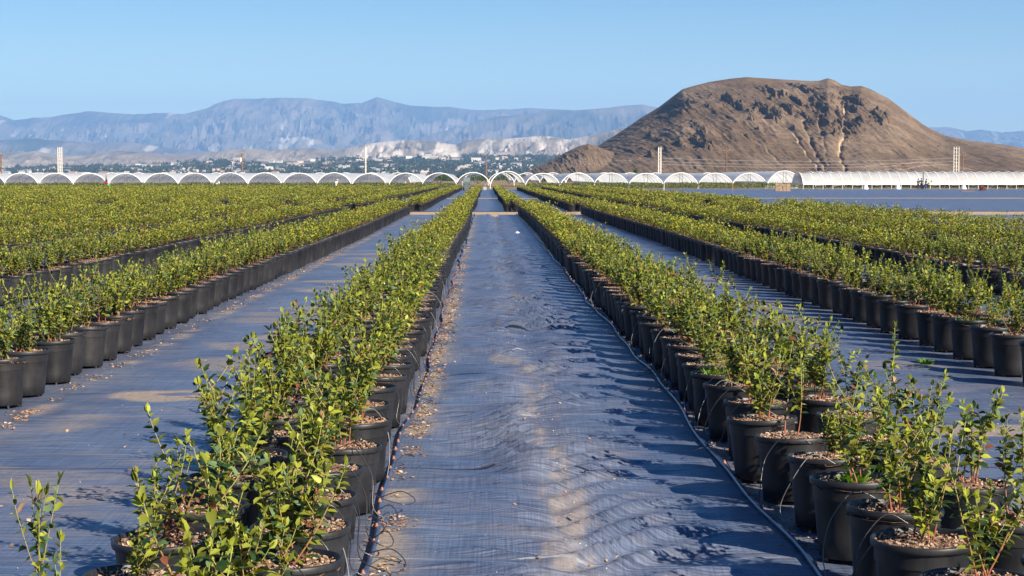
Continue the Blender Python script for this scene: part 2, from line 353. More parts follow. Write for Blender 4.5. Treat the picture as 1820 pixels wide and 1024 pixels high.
def bush_leaves(axes, step, Lr, detail, bare=.16, red=.05, keep=1.0):
    P = []; D = []; Nn = []; Ln = []; tipv = []
    ph = 0
    for pts, kind, l in axes:
        s = np.r_[0, np.cumsum(np.linalg.norm(np.diff(pts, axis=0), axis=1))]; t0 = bare * s[-1] * (rng(.7, 1.8) if kind == 0 else .3)
        t = t0
        while t < s[-1]:
            i = min(np.searchsorted(s, t), len(pts) - 1); i = max(i, 1); u = (t - s[i - 1]) / (s[i] - s[i - 1] + 1e-9)
            p = pts[i - 1] * (1 - u) + pts[i] * u; ax = unit(pts[i] - pts[i - 1]); ph += 2.4 + rng(-.4, .4)
            e1 = unit(np.cross(ax, [0.3, .2, 1.0] if abs(ax[2]) < .9 else [1., .1, 0])); e2 = np.cross(ax, e1)
            r = e1 * math.cos(ph) + e2 * math.sin(ph); rel = t / s[-1]
            d = unit(r * rng(.8, 1.1) + ax * (.12 + .5 * rel + rng(-.2, .2)) + np.array([0, 0, rng(-.35, .1)]))
            nn = unit(ax * .6 - r * .2 + np.array([rng(-.7, .7), rng(-.7, .7), rng(.1, .9)]))
            if RS.rand() < keep:
                P.append(p); D.append(d); Nn.append(nn); Ln.append(Lr * rng(.65, 1.12) * (1 - .35 * rel ** 3)); tipv.append(rel ** 2)
            t += step * rng(.7, 1.35)
        ax = unit(pts[-1] - pts[-2])
        for _ in range(3):
            P.append(pts[-1]); D.append(unit(ax + np.array([rng(-.5, .5), rng(-.5, .5), .1]))); Nn.append(unit(np.array([rng(-1, 1), rng(-1, 1), .4]))); Ln.append(Lr * rng(.5, .8)); tipv.append(1)
    P, D, Nn, Ln = map(np.array, (P, D, Nn, Ln)); tipv = np.array(tipv)
    C = leaf_cols(len(P), red, tip=tipv)
    mb = MB(); leaves(mb, P, D, Nn, Ln, Ln * (.46 + .14 * RS.rand(len(P))), C, detail); return mb
def stems_mesh(axes, n=5):
    mb = MB()
    for pts, kind, l in axes:
        t = np.linspace(0, 1, len(pts))[:, None]
        if kind == 0: c = np.array([.26, .065, .045]) * (1 - t) ** 1.2 + np.array([.25, .27, .06]) * t; r = .0042 * (1 - .65 * t[:, 0])
        else: c = np.array([.24, .12, .05]) * (1 - t) + np.array([.27, .30, .07]) * t; r = .0024 * (1 - .5 * t[:, 0])
        tube(mb, pts, r, n, col=c, caps=False)
    return mb
MZ = .342                                              # level of the bark in the pots
VAR = []
for i in range(26):
    if i < 14: ax = bush_axes(random.randint(7, 10), rng(.38, .50), rng(.65, .95), 3); fm = bush_leaves(ax, .0160, .058, 1, .14, red=.02)      # dense
    elif i < 22: ax = bush_axes(random.randint(4, 6), rng(.40, .56), rng(.45, .75), 3); fm = bush_leaves(ax, .0145, .054, 1, .2, red=.02)   # open
    else: ax = bush_axes(random.randint(2, 3), rng(.52, .62), rng(.2, .5), 3); fm = bush_leaves(ax, .0135, .054, 1, .22, red=.02)             # tall thin
    VAR.append((stems_mesh(ax).mesh('stem', [M['stem']]), fm.mesh('foliage', [M['leaf']])))
ax = bush_axes(5, .22, .9, 1); VAR.append((stems_mesh(ax).mesh('stem', [M['stem']]), bush_leaves(ax, .015, .04, 1, .1, red=.95).mesh('foliage', [M['leaf']])))   # 26 low red
ax = bush_axes(3, .60, .22, 2); VAR.append((stems_mesh(ax).mesh('stem', [M['stem']]), bush_leaves(ax, .015, .058, 1, .2, red=.0).mesh('foliage', [M['leaf']])))   # 27 shoots
def pot_mb(mb, n=32, m=0, c=(0, 0, 0), k=1.0, feet=True):
    lathe(mb, [(.0, .02), (.158, .02), (.163, .022), (.170, .10), (.191, .335), (.193, .338), (.205, .342), (.2075, .350), (.2075, .364), (.204, .370), (.199, .370), (.195, .364), (.192, .29), (.19, .28)], n, m, c)
    if feet:
        for a in np.arange(6) * math.pi / 3: box(mb, (c[0] + .152 * math.cos(a), c[1] + .152 * math.sin(a), c[2] + .012), (.02, .016, .026), m, a)
POT = []
for s in range(3):
    mb = MB(); pot_mb(mb); me = mb.mesh('pot', [M['pot']])
    POT.append(me)
def mulch_mesh():
    mb = MB(); a = np.arange(28) * 2 * math.pi / 28; R = np.array([0, .05, .10, .15, .1935]); sd = random.randint(0, 99)
    V = np.array([[r * math.cos(t), r * math.sin(t), MZ + .012 * (1 - (r / .2) ** 2) + .02 * (float(vnoise(r * math.cos(t) * 22, r * math.sin(t) * 22, sd)) - .5)] for r in R for t in a])
    Q = [[i * 28 + j, i * 28 + (j + 1) % 28, (i + 1) * 28 + (j + 1) % 28, (i + 1) * 28 + j] for i in range(4) for j in range(28)]
    mb.add(V, Q, c=(.16, .10, .065))
    for k in range(330):
        r = .185 * math.sqrt(random.random()); t = rng(0, 6.283); l = rng(.008, .022)
        e = Vector((rng(-1, 1), rng(-1, 1), rng(-.4, .4))).to_track_quat('X', 'Z').to_matrix()
        g = rng(.55, 1.25); c = random.choice([(.36, .235, .16), (.30, .185, .125), (.42, .31, .23), (.24, .14, .09), (.17, .10, .065)])
        box(mb, (r * math.cos(t), r * math.sin(t), MZ + .012 + rng(-.006, .009)), (l, l * rng(.35, .7), .005), 0, R=e, col=tuple(g * q for q in c))
    return mb.mesh('mulch', [M['mulch']])
MUL = [mulch_mesh() for _ in range(6)]
def weed_mesh(broad):
    mb = MB(); n = 60 if broad else 110
    a = RS.rand(n) * 6.283; r = RS.rand(n) * (.06 if broad else .12)
    P = np.stack([r * np.cos(a), r * np.sin(a), np.full(n, MZ + .012)], 1); D = np.stack([np.cos(a) * .8, np.sin(a) * .8, .3 + RS.rand(n)], 1)
    Ln = (.04 + .04 * RS.rand(n)); C = np.array([.12, .26, .03]) * (.7 + .6 * RS.rand(n, 1))
    leaves(mb, P, D, np.tile([0, 0, 1.], (n, 1)) + RS.randn(n, 3) * .3, Ln, Ln * (.35 if broad else .16), C, 1); return mb.mesh('weed', [M['leaf']])
WEED = [weed_mesh(True), weed_mesh(False)]

# ---------------------------------------------------------------- rows of pots
ORD1 = ['', 'first', 'second', 'third', 'fourth', 'fifth', 'sixth', 'seventh', 'eighth', 'ninth', 'tenth', 'eleventh', 'twelfth', 'thirteenth', 'fourteenth', 'fifteenth', 'sixteenth', 'seventeenth', 'eighteenth', 'nineteenth']
TEN = {2: ('twentieth', 'twenty'), 3: ('thirtieth', 'thirty'), 4: ('fortieth', 'forty'), 5: ('fiftieth', 'fifty')}
def ordinal(n):
    if n < 20: return ORD1[n]
    a, b = divmod(n, 10); return TEN[a][0] if b == 0 else TEN[a][1] + '-' + ORD1[b]
PITCH = 2.93; SP = .77
def inframe(x, y, top=.95, m=60):
    px = CX0 + F * x / y; r = F * .3 / y; pt = HY + F * (H - top) / y
    return -r - 0 < px < 1820 + r and pt < 1024
EXACT = {('R', 1, 0): [(1.69, 6.5), (1.68, 7.25), (1.70, 7.91), (1.685, 8.66), (1.70, 9.42), (1.66, 10.24), (1.60, 10.95), (1.67, 11.76), (1.655, 12.68), (1.64, 13.44)],
         ('R', 1, 1): [(2.12, 6.0), (2.15, 6.8), (2.15, 7.7), (2.19, 8.6), (2.10, 9.35), (2.14, 10.07), (2.13, 11.1)],
         ('L', 1, 0): [(-.76, 5.4), (-.74, 6.1), (-.72, 6.85), (-.74, 7.6), (-.78, 8.3), (-.80, 9.1), (-.76, 9.9), (-.75, 10.9)],
         ('L', 1, 1): [(-1.19, 6.55), (-1.22, 7.3), (-1.20, 8.0), (-1.18, 8.75), (-1.2, 9.5), (-1.22, 10.3)],
         ('L', 2, 0): [(-3.70, 14.55), (-3.71, 15.3), (-3.70, 16.25), (-3.75, 16.95), (-3.70, 17.6), (-3.70, 18.3), (-3.70, 19.05)],
         ('R', 2, 0): [(4.66, 15.9), (4.66, 16.75), (4.66, 17.5), (4.66, 18.3)]}
ROWS = [('L', k, -1.0 - PITCH * (k - 1)) for k in range(1, 24)] + [('R', k, 1.91 + 2.97 * (k - 1)) for k in range(1, 6)]
cand = []; far = []
for side, k, xc in ROWS:
    for ln in (0, 1):
        sgn = -1 if side == 'R' else 1
        x0 = xc + sgn * (.225 if ln == 0 else -.225)
        pts = list(EXACT.get((side, k, ln), []))
        y = pts[-1][1] + SP if pts else max(5.5, abs(xc) / .262 - 4) + rng(0, .5)
        while y < 260:
            if not (89.8 < y < 97.3 or 158.4 < y < 162):
                sh = 0
                if y > 95: sh = {('R', 1): -.55, ('L', 2): .3, ('R', 2): -.3, ('L', 1): 0}.get((side, k), rng(-.02, .02))
                wob = .05 * math.sin(y * .11 + k)
                if y > 18 and random.random() < .012 and k > 1: y += SP; continue
                pts.append((x0 + sh + wob * (y > 20) + rng(-.025, .025), y + rng(-.05, .05)))
            y += SP * rng(.95, 1.05)
        for i, (px, py) in enumerate(pts):
            if not inframe(px, py): continue
            (cand if py < 45 else far).append((py, px, side, k, ln))
cand.append((5.0, -1.14, 'S', 0, 0))
cand.sort(); near = cand[:300]; far += cand[300:]
RN = {('L', 1): 'first row left of bumpy aisle', ('R', 1): 'first row right of bumpy aisle', ('L', 2): 'second row left', ('R', 2): 'second row right', ('L', 3): 'third row left', ('R', 3): 'third row right', ('L', 4): 'fourth row left', ('R', 4): 'fourth row right'}
cnt = {}
GRP = 'potted blueberry bushes set in double rows'
for (y, x, side, k, ln) in near:
    key = (side, k, ln); cnt[key] = cnt.get(key, 0) + 1; n = cnt[key]
    o = empty('potted_blueberry', (x, y, 0), rng(0, 6.28))
    r = random.random(); weed = None
    if side == 'S': v = 27; lab = 'two lone leafy shoots rising at the bottom left corner of the photo'; o.rotation_euler.z = .3
    else:
        lab = f"{ordinal(n)} potted bush from camera, {'near' if ln == 0 else 'far'} line, {RN.get((side, k), 'outer row')}"
        if side == 'L': v = random.randint(0, 13) if r < (.45 if y < 9 else .75) else random.randint(14, 21)
        elif k == 1: v = (random.randint(14, 25) if y < 12.5 else (random.randint(14, 21) if r < .3 else random.randint(0, 13)))
        else: v = random.randint(0, 13) if r < .6 else random.randint(14, 21)
    low = key == ('L', 1, 1) and n == 1
    if key == ('L', 1, 1) and n == 2: lab = 'bush with a low red leaved skirt in the outermost pot at the lower left'
    if side == 'R' and k == 1 and ln == 0:
        if abs(y - 8.66) < .03: weed = 0; lab = 'sparse potted bush with bright weeds at its foot, fourth from camera, first row right'
        if abs(y - 13.44) < .03: weed = 1; lab = 'potted bush over a mat of bright green grass, tenth from camera, first row right'
    if side == 'R' and k == 2 and ln == 0 and n == 4: weed = 1; lab = 'potted bush with bright grassy weeds, fourth from camera, near line, second row right'
    tag(o, lab, 'potted plant', GRP)
    p = linkmesh('pot', random.choice(POT), o); p.rotation_euler = (rng(-.03, .03), rng(-.03, .03), 0); ps = rng(.97, 1.03); p.scale = (ps, ps, rng(.97, 1.04))
    linkmesh('mulch', random.choice(MUL), o).rotation_euler = (0, 0, rng(0, 6))
    sc = rng(.86, 1.1) * (1 if side != 'L' or k > 1 else 1.04)
    if v in (26, 27): sc = 1
    if y > 9 and random.random() < .08: sc *= .72
    if low: sc = .62
    if key == ('L', 1, 1) and n == 2:
        c = linkmesh('foliage', VAR[26][1], o); c.location = (0, 0, MZ - .02); c['label'] = 'low red leaves'; o.rotation_euler.z = 0
    if v == 27: o.scale = (.55, .55, 1)
    for nm, me in (('stem', VAR[v][0]), ('foliage', VAR[v][1])):
        c = linkmesh(nm, me, o); c.location.z = MZ; c.scale = (sc * 1.02, sc * 1.02, sc)
    if weed is not None:
        c = linkmesh('weed', WEED[weed], o)
        if v != 26 and weed == 1: pass

# far part of the field: one mass
mb = MB()
far = np.array([(x, y, 1. if s == 'R' else 0.) for (y, x, s, k, ln) in far])
PX, PY = far[:, 0], far[:, 1]
for (y0, y1, nl, L, hh, det) in ((0, 60, 230, .052, .47, 0), (60, 92, 120, .072, .46, 0), (92, 160, 62, .10, .42, 0), (160, 262, 34, .145, .36, 0)):
    k = (PY >= y0) & (PY < y1); n = int(k.sum())
    if not n: continue
    cx, cy = PX[k], PY[k]; hs = hh * (.68 + .52 * RS.rand(n))
    # each bush: leaves gathered along 6 upright canes
    nc = 7; a = RS.rand(n, nc) * 6.283; le = .10 + .5 * RS.rand(n, nc); ch = .55 + .45 * RS.rand(n, nc)
    ci = RS.randint(0, nc, (n, nl)); t = .12 + .88 * RS.rand(n, nl) ** .8
    A = np.take_along_axis(a, ci, 1); Le = np.take_along_axis(le, ci, 1); Ch = np.take_along_axis(ch, ci, 1)
    hz = hs[:, None] * Ch * t; jr = .05 + .03 * RS.rand(n, nl); ja = RS.rand(n, nl) * 6.283
    P = np.stack([cx[:, None] + np.cos(A) * Le * hz + np.cos(ja) * jr, cy[:, None] + np.sin(A) * Le * hz + np.sin(ja) * jr, MZ + hz], -1).reshape(-1, 3)
    m_ = len(P); D = np.stack([np.cos(ja).ravel() * .7, np.sin(ja).ravel() * .7, .1 + .9 * RS.rand(m_)], -1); Nn = RS.randn(m_, 3) * .7 + np.array([0, -.2, .7])
    Ln = L * (.7 + .5 * RS.rand(m_)); C = leaf_cols(m_, .03, tip=t.ravel() ** 2); C = C * np.array([1.10, 1.0, .78]); lw = (t.ravel() < .3) & (RS.rand(m_) < .55); C[lw] = np.array([.17, .08, .035]) * (.7 + .6 * RS.rand(int(lw.sum()), 1))
    leaves(mb, P - D * Ln[:, None] * .4, D, Nn, Ln, Ln * .55, C, det, m=0)
    # pots
    ns = 14 if y0 < 60 else (10 if y0 < 92 else 7)
    an = np.arange(ns) * 2 * math.pi / ns
    pr = [(.163, .015), (.191, .335), (.207, .345), (.207, .37), (.196, .37), (.193, .325)]
    V = np.stack([np.stack([cx[:, None] + r * np.cos(an), cy[:, None] + r * np.sin(an), np.full((n, ns), z)], -1) for r, z in pr], 1)   # n,k,ns,3
    K = len(pr); b = np.arange(n)[:, None] * (K * ns)
    Q = np.array([[i * ns + j, i * ns + (j + 1) % ns, (i + 1) * ns + (j + 1) % ns, (i + 1) * ns + j] for i in range(K - 1) for j in range(ns)])
    mb.add(V.reshape(-1, 3), (b[:, :, None] + Q[None]).reshape(-1, 4), m=1)
    top = V[:, -1]; cen = np.stack([cx, cy, np.full(n, MZ + .012)], -1)[:, None]; V2 = np.concatenate([top, cen], 1)
    T = np.array([[j, (j + 1) % ns, ns] for j in range(ns)])
    mb.add(V2.reshape(-1, 3), None, (np.arange(n)[:, None, None] * (ns + 1) + T[None]).reshape(-1, 3), m=2, c=(.33, .22, .15))
tag(mb.obj('potted_blueberries', [M['leaf'], M['pot'], M['mulch']]), 'mass of potted blueberry bushes filling the far rows of the field', 'potted plants', kind='stuff')

# ---------------------------------------------------------------- drip irrigation lines
def drip_line(x0, side, label):
    o = empty('drip_line', (x0, 6, 0)); tag(o, label, 'irrigation pipe')
    ys = np.arange(4.5, 92, .3)
    fx = lambda y: .02 * math.sin(y * .9) + .02 * math.sin(y * .37 + 1) + (.012 * math.sin(y * 2.3))
    pts = [(fx(y), y - 6, .016 + aisle_h(np.array(x0 + fx(y)), np.array(y)) + .004 * math.sin(y * 3)) for y in ys]
    mb = MB(); tube(mb, pts, .013, 8); mb.obj('pipe', M['pipe'], o)
    y = 6.6 + rng(0, .2); n = 0
    while y < 36:
        bx = fx(y)
        mb = MB(); lathe(mb, [(0, .006), (.010, .006), (.012, .014), (.012, .026), (.007, .034), (.005, .042), (0, .043)], 10, 0, (bx + rng(-.004, .004) + side * .004, y - 6, 0)); mb.obj('emitter', M['emitter'], o)
        if random.random() < (.8 if side < 0 else .55) and y < 30:
            # thin tube: loops out over the aisle and back over the rim, or straight up to it
            rim = Vector((side * .13 + rng(-.01, .02), y - 6 + rng(-.15, .15), .375)); inp = Vector((side * .24, rim.y, .36))
            P0 = Vector((bx, y - 6, .045)); mb = MB()
            if (side < 0 and random.random() < .75) or (side > 0 and random.random() < .3):
                out = rng(.08, .22); dy = rng(-.35, .25)
                ctrl = [P0, P0 + Vector((-side * out * .6, dy * .5, .05)), P0 + Vector((-side * out, dy, .02)), P0 + Vector((-side * out * .7, dy * 1.5, .015)), P0 + Vector((side * .02, dy * 1.3, .07)), (P0 + rim) / 2 + Vector((side * -.03, dy * .6, .06)), rim + Vector((0, 0, .02)), inp]; mt = M['tubing']
            else:
                ctrl = [P0, P0 + Vector((-side * rng(.0, .03), rng(-.1, .1), .09)), P0.lerp(rim, .55) + Vector((-side * .05, 0, .06)), rim + Vector((-side * .01, 0, .03)), inp]; mt = M['tubing_dusty'] if random.random() < .45 else M['tubing']
            C = [ctrl[0]] + ctrl + [ctrl[-1]]; pp = []
            for i in range(1, len(C) - 2):
                for s in range(6):
                    t = s / 6; a, b, c, d = C[i - 1], C[i], C[i + 1], C[i + 2]
                    q = .5 * ((2 * b) + (c - a) * t + (2 * a - 5 * b + 4 * c - d) * t * t + (3 * b - a - 3 * c + d) * t ** 3); q.z = max(q.z, .008); pp.append(q)
            pp.append(C[-1])
            tube(mb, pp, .0026, 5); mb.obj('feeder_tube', mt, o)
        n += 1; y += .385 * rng(.9, 1.1)
drip_line(-.54, -1, 'blue black drip pipe along the pots left of the bumpy aisle')
drip_line(1.455, 1, 'blue black drip pipe along the pots right of the bumpy aisle')

# spilt bark, dead leaves, perlite
mb = MB(); n = 5200
def scatter(n, fx, y0, y1, zs, cols, size):
    y = y0 + (y1 - y0) * RS.rand(n) ** 1.5; x = fx(n); z = aisle_h(x, y) + .004
    k = fbm(x * 3, y * 2.4, 4, 99) > .47 if zs else np.ones(n, bool); x, y, z = x[k], y[k], z[k]; n = len(x)
    a = RS.rand(n) * 6.283; D = np.stack([np.cos(a), np.sin(a), RS.rand(n) * .5], -1); Ln = size * (.5 + RS.rand(n)); Nn = RS.randn(n, 3) * .4 + np.array([0, 0, 1.])
    C = np.array(cols)[RS.randint(0, len(cols), n)] * (.6 + .7 * RS.rand(n, 1))
    leaves(mb, np.stack([x, y, z], -1), D, Nn, Ln, Ln * .6, C, 0)
BR = [(.30, .17, .09), (.36, .22, .12), (.22, .11, .06), (.42, .30, .19)]
scatter(4600, lambda n: -.47 + RS.randn(n) * .055, 6, 50, True, BR, .024)
scatter(2600, lambda n: 1.52 + RS.randn(n) * .04, 6, 50, True, BR, .022)
scatter(2500, lambda n: -3.42 + RS.randn(n) * .06, 13, 50, True, BR, .024)
scatter(260, lambda n: .45 + RS.randn(n) * .25, 7, 40, False, BR, .022)
scatter(150, lambda n: -2.5 + RS.randn(n) * .5, 9, 40, False, BR, .025)
scatter(150, lambda n: 3.3 + RS.randn(n) * .5, 10, 40, False, BR, .025)
scatter(420, lambda n: .47 + RS.randn(n) * .05, 8, 30, False, [(.6, .57, .52)], .008)
scatter(500, lambda n: -5 + RS.rand(n) * 11, 8, 30, False, [(.6, .58, .55)], .007)
tag(mb.obj('leaf_litter', M['litter']), 'brown dead leaves and bark chips spilt on the cloth', 'litter', kind='stuff')
# green weeds poking through the cloth beside the pots
for (px, py, lab) in ((1650, 640, 'small green weed at the foot of a pot in the second row right'),):
    gx, gy = gp(px, py + 12); o = linkmesh('weed', weed_mesh(True)); o.location = (gx, gy, -MZ + .0); o.scale = (.9, .9, 1)
    tag(o, lab, 'weed')

# ---------------------------------------------------------------- tunnels
TP = []
a = np.linspace(0, math.pi, 19)
for t in a: TP.append((-math.cos(t) * 2.56, .62 + 1.72 * math.sin(t) ** 1.3))
TP = np.array(TP)
def tunnel(cx, y0, y1, sc, label, grp, closed=False, name='plastic_tunnel', end_h=None):
    o = empty(name, (cx, y0, 0)); tag(o, label, 'tunnel greenhouse', grp)
    n = max(2, int((y1 - y0) / 6)); ys = np.linspace(0, y1 - y0, n * 2 + 1)
    mb = MB(); prof = TP.copy(); prof[:, 1] *= sc
    if closed: prof = np.vstack([[-2.58, .05], prof, [2.58, .05]])
    sag = np.array([0 if i % 2 == 0 else 1 for i in range(len(ys))])
    Xg = np.tile(prof[:, 0], (len(ys), 1)); Yg = np.tile(ys[:, None], (1, len(prof))); Zg = np.tile(prof[:, 1], (len(ys), 1)) - .045 * sag[:, None] * (prof[:, 1] > .7)
    grid(mb, Xg, Yg, Zg); mb.obj('cover', M['film'], o)
    mb = MB(); tube(mb, [(p[0], -.03, p[1]) for p in prof], .06, 6); mb.obj('rolled_edge', M['film_edge'], o)
    hm = MB()
    for yy in ys[::2][:4]: hm = MB(); tube(hm, [(p[0] * .985, yy + .02, p[1] - .05) for p in prof], .03, 5); hm.obj('hoop', M['steel'], o)
    for s in (-1, 1):
        pm = MB(); tube(pm, [(s * 2.56, .05, 0), (s * 2.56, .05, .7)], .04, 6); pm.obj('post', M['post'], o)
    for s in (-.25, .22):
        pm = MB(); tube(pm, [(s, .2, 0), (s + rng(-.15, .15), .2, 2.2 * sc)], .032, 5); pm.obj('prop', M['darkpost'], o)
    return o
TC = [-18, 43, 103.5, 164, 226, 288, 348, 411, 472, 533, 595, 657, 722, 781, 841, 902, 964, 1027, 1086, 1148, 1210, 1272, 1333, 1394]
for i, c in enumerate(TC):
    sc = {14: 1.05, 15: 1.13, 23: 1.15, 13: 1.02}.get(i, rng(.98, 1.03))
    c_ = 'at the head of the bumpy aisle' if i in (14, 15) else ''
    pos = ordinal(i + 1 if i > 0 else 1)
    lab = f"white plastic tunnel, {ordinal(i)} open arch from the left edge of the photo" if i > 0 else 'white plastic tunnel cut by the left edge of the photo'
    if i == 15: lab = 'tallest white tunnel arch, just right of the wooden pole at the head of the aisle'
    if i == 23: lab = 'white tunnel with its side skirt down to the ground, last arch before the long wall'
    tunnel(X(c, 290), 290 + rng(-.6, .6), 362 if not 12 <= i <= 16 else 345, sc, lab, 'front rank of white plastic tunnels', closed=(i == 23))
for i in range(26):                                          # rank behind, seen over the valleys of the first
    if i in (14, 15): continue
    tunnel(X(10 + i * 60.9 * 290 / 395 * 1.0 + 120, 395), 385, 455, 1.12, 'white tunnel roof of the second rank showing between the front arches', 'second rank of white plastic tunnels')
# long tunnel seen from its side
def side_tunnel(x0, y0, L, ang, sc, label, grp):
    o = empty('plastic_tunnel', (x0, y0, 0), ang); tag(o, label, 'tunnel greenhouse', grp)
    prof = TP.copy(); prof[:, 1] = prof[:, 1] * sc + .05
    xs_ = np.arange(0, L + .1, .75); sag = np.array([i % 2 for i in range(len(xs_))])
    Yg = np.tile(-prof[:, 0][::-1], (len(xs_), 1)); Xg = np.tile(xs_[:, None], (1, len(prof))); Zg = np.tile(prof[:, 1][::-1], (len(xs_), 1)) - .11 * sag[:, None]
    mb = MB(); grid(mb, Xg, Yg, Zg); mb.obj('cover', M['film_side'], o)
    for xx in xs_[::2]: hm = MB(); tube(hm, [(xx, p[0], p[1] + .02) for p in prof], .05, 5); hm.obj('hoop', M['film_edge'], o)
    n = 0
    for xx in xs_[::2]:
        if n < 50:
            pm = MB(); tube(pm, [(xx, -2.6, 0), (xx, -2.6, .75)], .045, 5); pm.obj('post', M['post'], o); n += 1
    pm = MB(); tube(pm, [(x_, -2.62, .68 + .05 * math.sin(x_ * 2.1)) for x_ in xs_], .07, 6); pm.obj('rolled_edge', M['film_edge'], o)
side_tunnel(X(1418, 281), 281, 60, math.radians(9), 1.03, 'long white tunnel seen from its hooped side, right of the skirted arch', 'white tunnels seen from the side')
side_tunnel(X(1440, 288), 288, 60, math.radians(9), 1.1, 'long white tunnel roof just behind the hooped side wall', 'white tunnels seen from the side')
# gathered plastic hanging down between the posts
for i, px in enumerate((1542, 1602, 1725)):
    gx = X(px, 279.0); mb = MB(); n = 10; an = np.arange(n) * 2 * math.pi / n
    R = [.28, .24, .18, .10, .14]; Z = [.0, .25, .5, .72, .82]
    V = np.array([[r * math.cos(t) * (1 + .3 * math.sin(3 * t)), r * math.sin(t) * .7, z] for r, z in zip(R, Z) for t in an])
    mb.add(V, [[a_ * n + j, a_ * n + (j + 1) % n, (a_ + 1) * n + (j + 1) % n, (a_ + 1) * n + j] for a_ in range(4) for j in range(n)])
    o = mb.obj('plastic_bundle', M['film_edge']); o.location = (gx, 278.5 + (px - 1418) * .013, 0); o.scale = (1.5, 1.5, 1)
    tag(o, ['white gathered plastic hanging nearest the skirted arch', 'white gathered plastic hanging beside the group of workers', 'wide white gathered plastic hanging near the brush pile'][i], 'plastic sheet', 'bundles of plastic tied at the tunnel posts')
# crop growing at and inside the tunnels
mb = MB(); n = 60000
x = -85 + 190 * RS.rand(n); yb = 285.5 + 10 * RS.rand(n) ** 1.5; yb = np.where((x > X(1100, 290)) & (x < X(1424, 290)), yb, yb + 0); yb = np.where(x > 46, yb + .4, yb)
keep = ~((x > X(813, 290)) & (x < X(935, 290))); x, yb = x[keep], yb[keep]; n = len(x)
z = .08 + (.55 + .3 * vnoise(x * .5, yb * .5, 4)) * RS.rand(n) ** .8
a_ = RS.rand(n) * 6.283; D = np.stack([np.cos(a_) * .6, np.sin(a_) * .6, .2 + RS.rand(n)], -1); Ln = .20 * (.7 + .6 * RS.rand(n))
leaves(mb, np.stack([x, yb, z], -1), D, RS.randn(n, 3) + np.array([0, -.4, .5]), Ln, Ln * .5, leaf_cols(n, .02) * .8, 0)
tag(mb.obj('tunnel_crop', M['leaf']), 'dense green crop growing under the white tunnels', 'crop', kind='stuff')

# ---------------------------------------------------------------- people and small things by the tunnels
def skin_obj(name, verts, edges, radii, m, parent, sub=1):
    me = bpy.data.meshes.new(name); me.from_pydata(verts, edges, []); me.materials.append(m)
    o = linkmesh(name, me, parent); md = o.modifiers.new('skin', 'SKIN')
    sv_ = me.skin_vertices[0].data if me.skin_vertices else None
    if sv_ is None:
        bpy.context.view_layer.objects.active = o; o.select_set(True); bpy.ops.mesh.customdata_skin_add(); sv_ = me.skin_vertices[0].data
    for i, r in enumerate(radii): sv_[i].radius = (r, r)
    sv_[0].use_root = True
    s = o.modifiers.new('sub', 'SUBSURF'); s.levels = s.render_levels = sub
    md.use_smooth_shade = True
    return o
def cmat(name, c): return mat(name, c, .8, .3)
SKIN = cmat('skin', (.35, .2, .13))
def person(x, y, rz, bend, shirt, trouser, hat, label, scale=1.0):
    o = empty('person', (x, y, 0), rz); o.scale = (scale,) * 3; tag(o, label, 'person', 'workers by the tunnels')
    hz = .92 if bend < .3 else .80
    hip = np.array([0, 0, hz]); cb, sb = math.cos(bend), math.sin(bend)
    def up(l, side=0, fwd=0): return tuple(hip + np.array([side, -l * sb + fwd * -cb, l * cb - fwd * sb * .0]))
    neck = up(.52); head0 = up(.60); head = up(.70)
    arms = lambda s: [up(.46, s * .2), up(.46 - .28, s * .25, .06), (s * .20, up(.2)[1] - .28 - .2 * sb, hz - .02 - .1 * sb)]
    v = [up(.0), up(.25), up(.45), neck, head0, head, up(.79)] + arms(-1) + arms(1) + [(-.10, 0, hz - .05), (-.12, -.04, hz * .5), (-.12, .02, .08), (-.12, -.12, .04), (.10, 0, hz - .05), (.12, -.06, hz * .5), (.13, .02, .08), (.13, -.12, .04)]
    e = [(0, 1), (1, 2), (2, 3), (3, 4), (4, 5), (5, 6), (2, 7), (7, 8), (8, 9), (2, 10), (10, 11), (11, 12), (0, 13), (13, 14), (14, 15), (15, 16), (0, 17), (17, 18), (18, 19), (19, 20)]
    r = [.12, .12, .13, .055, .07, .095, .07, .055, .042, .032, .055, .042, .032, .085, .06, .042, .035, .085, .06, .042, .035]
    skin_obj('body', v, e, r, SKIN, o)
    skin_obj('shirt', [v[0], v[1], v[2], v[3], v[7], v[8], v[10], v[11]], [(0, 1), (1, 2), (2, 3), (2, 4), (4, 5), (2, 6), (6, 7)], [.14, .145, .155, .07, .075, .06, .075, .06], shirt, o)
    skin_obj('trousers', [v[0], v[13], v[14], v[15], v[17], v[18], v[19]], [(0, 1), (1, 2), (2, 3), (0, 4), (4, 5), (5, 6)], [.145, .11, .08, .065, .11, .08, .065], trouser, o)
    mb = MB(); lathe(mb, [(0, .17), (.08, .16), (.10, .09), (.105, .06), (.17, .045), (.17, .04), (.10, .045)], 14); h = mb.obj('hat', hat, o); h.location = head; h.rotation_euler = (bend, 0, 0)
dk = cmat('dark_cloth', (.02, .025, .04)); rd = cmat('red_cloth', (.4, .03, .04)); wh = cmat('white_cloth', (.7, .7, .72)); gr = cmat('lime_vest', (.35, .6, .05)); bl = cmat('blue_cloth', (.03, .06, .16)); tn = cmat('straw', (.5, .42, .28))
PY_ = 276
person(X(1633, PY_), PY_, .3, .1, dk, dk, bl, 'worker in dark clothes standing leftmost of the group by the long tunnel', .86)
person(X(1640.5, PY_), PY_ + .6, -.5, .15, bl, dk, dk, 'worker in blue standing second from left beside the upright dark bar', .9)
person(X(1645, PY_), PY_ - .4, .8, .2, dk, bl, bl, 'worker in dark top beside the one in a lime vest', .86)
person(X(1650.5, PY_), PY_ + .3, 1.4, .9, gr, dk, dk, 'worker in a lime yellow vest stooping at the right of the group', .9)
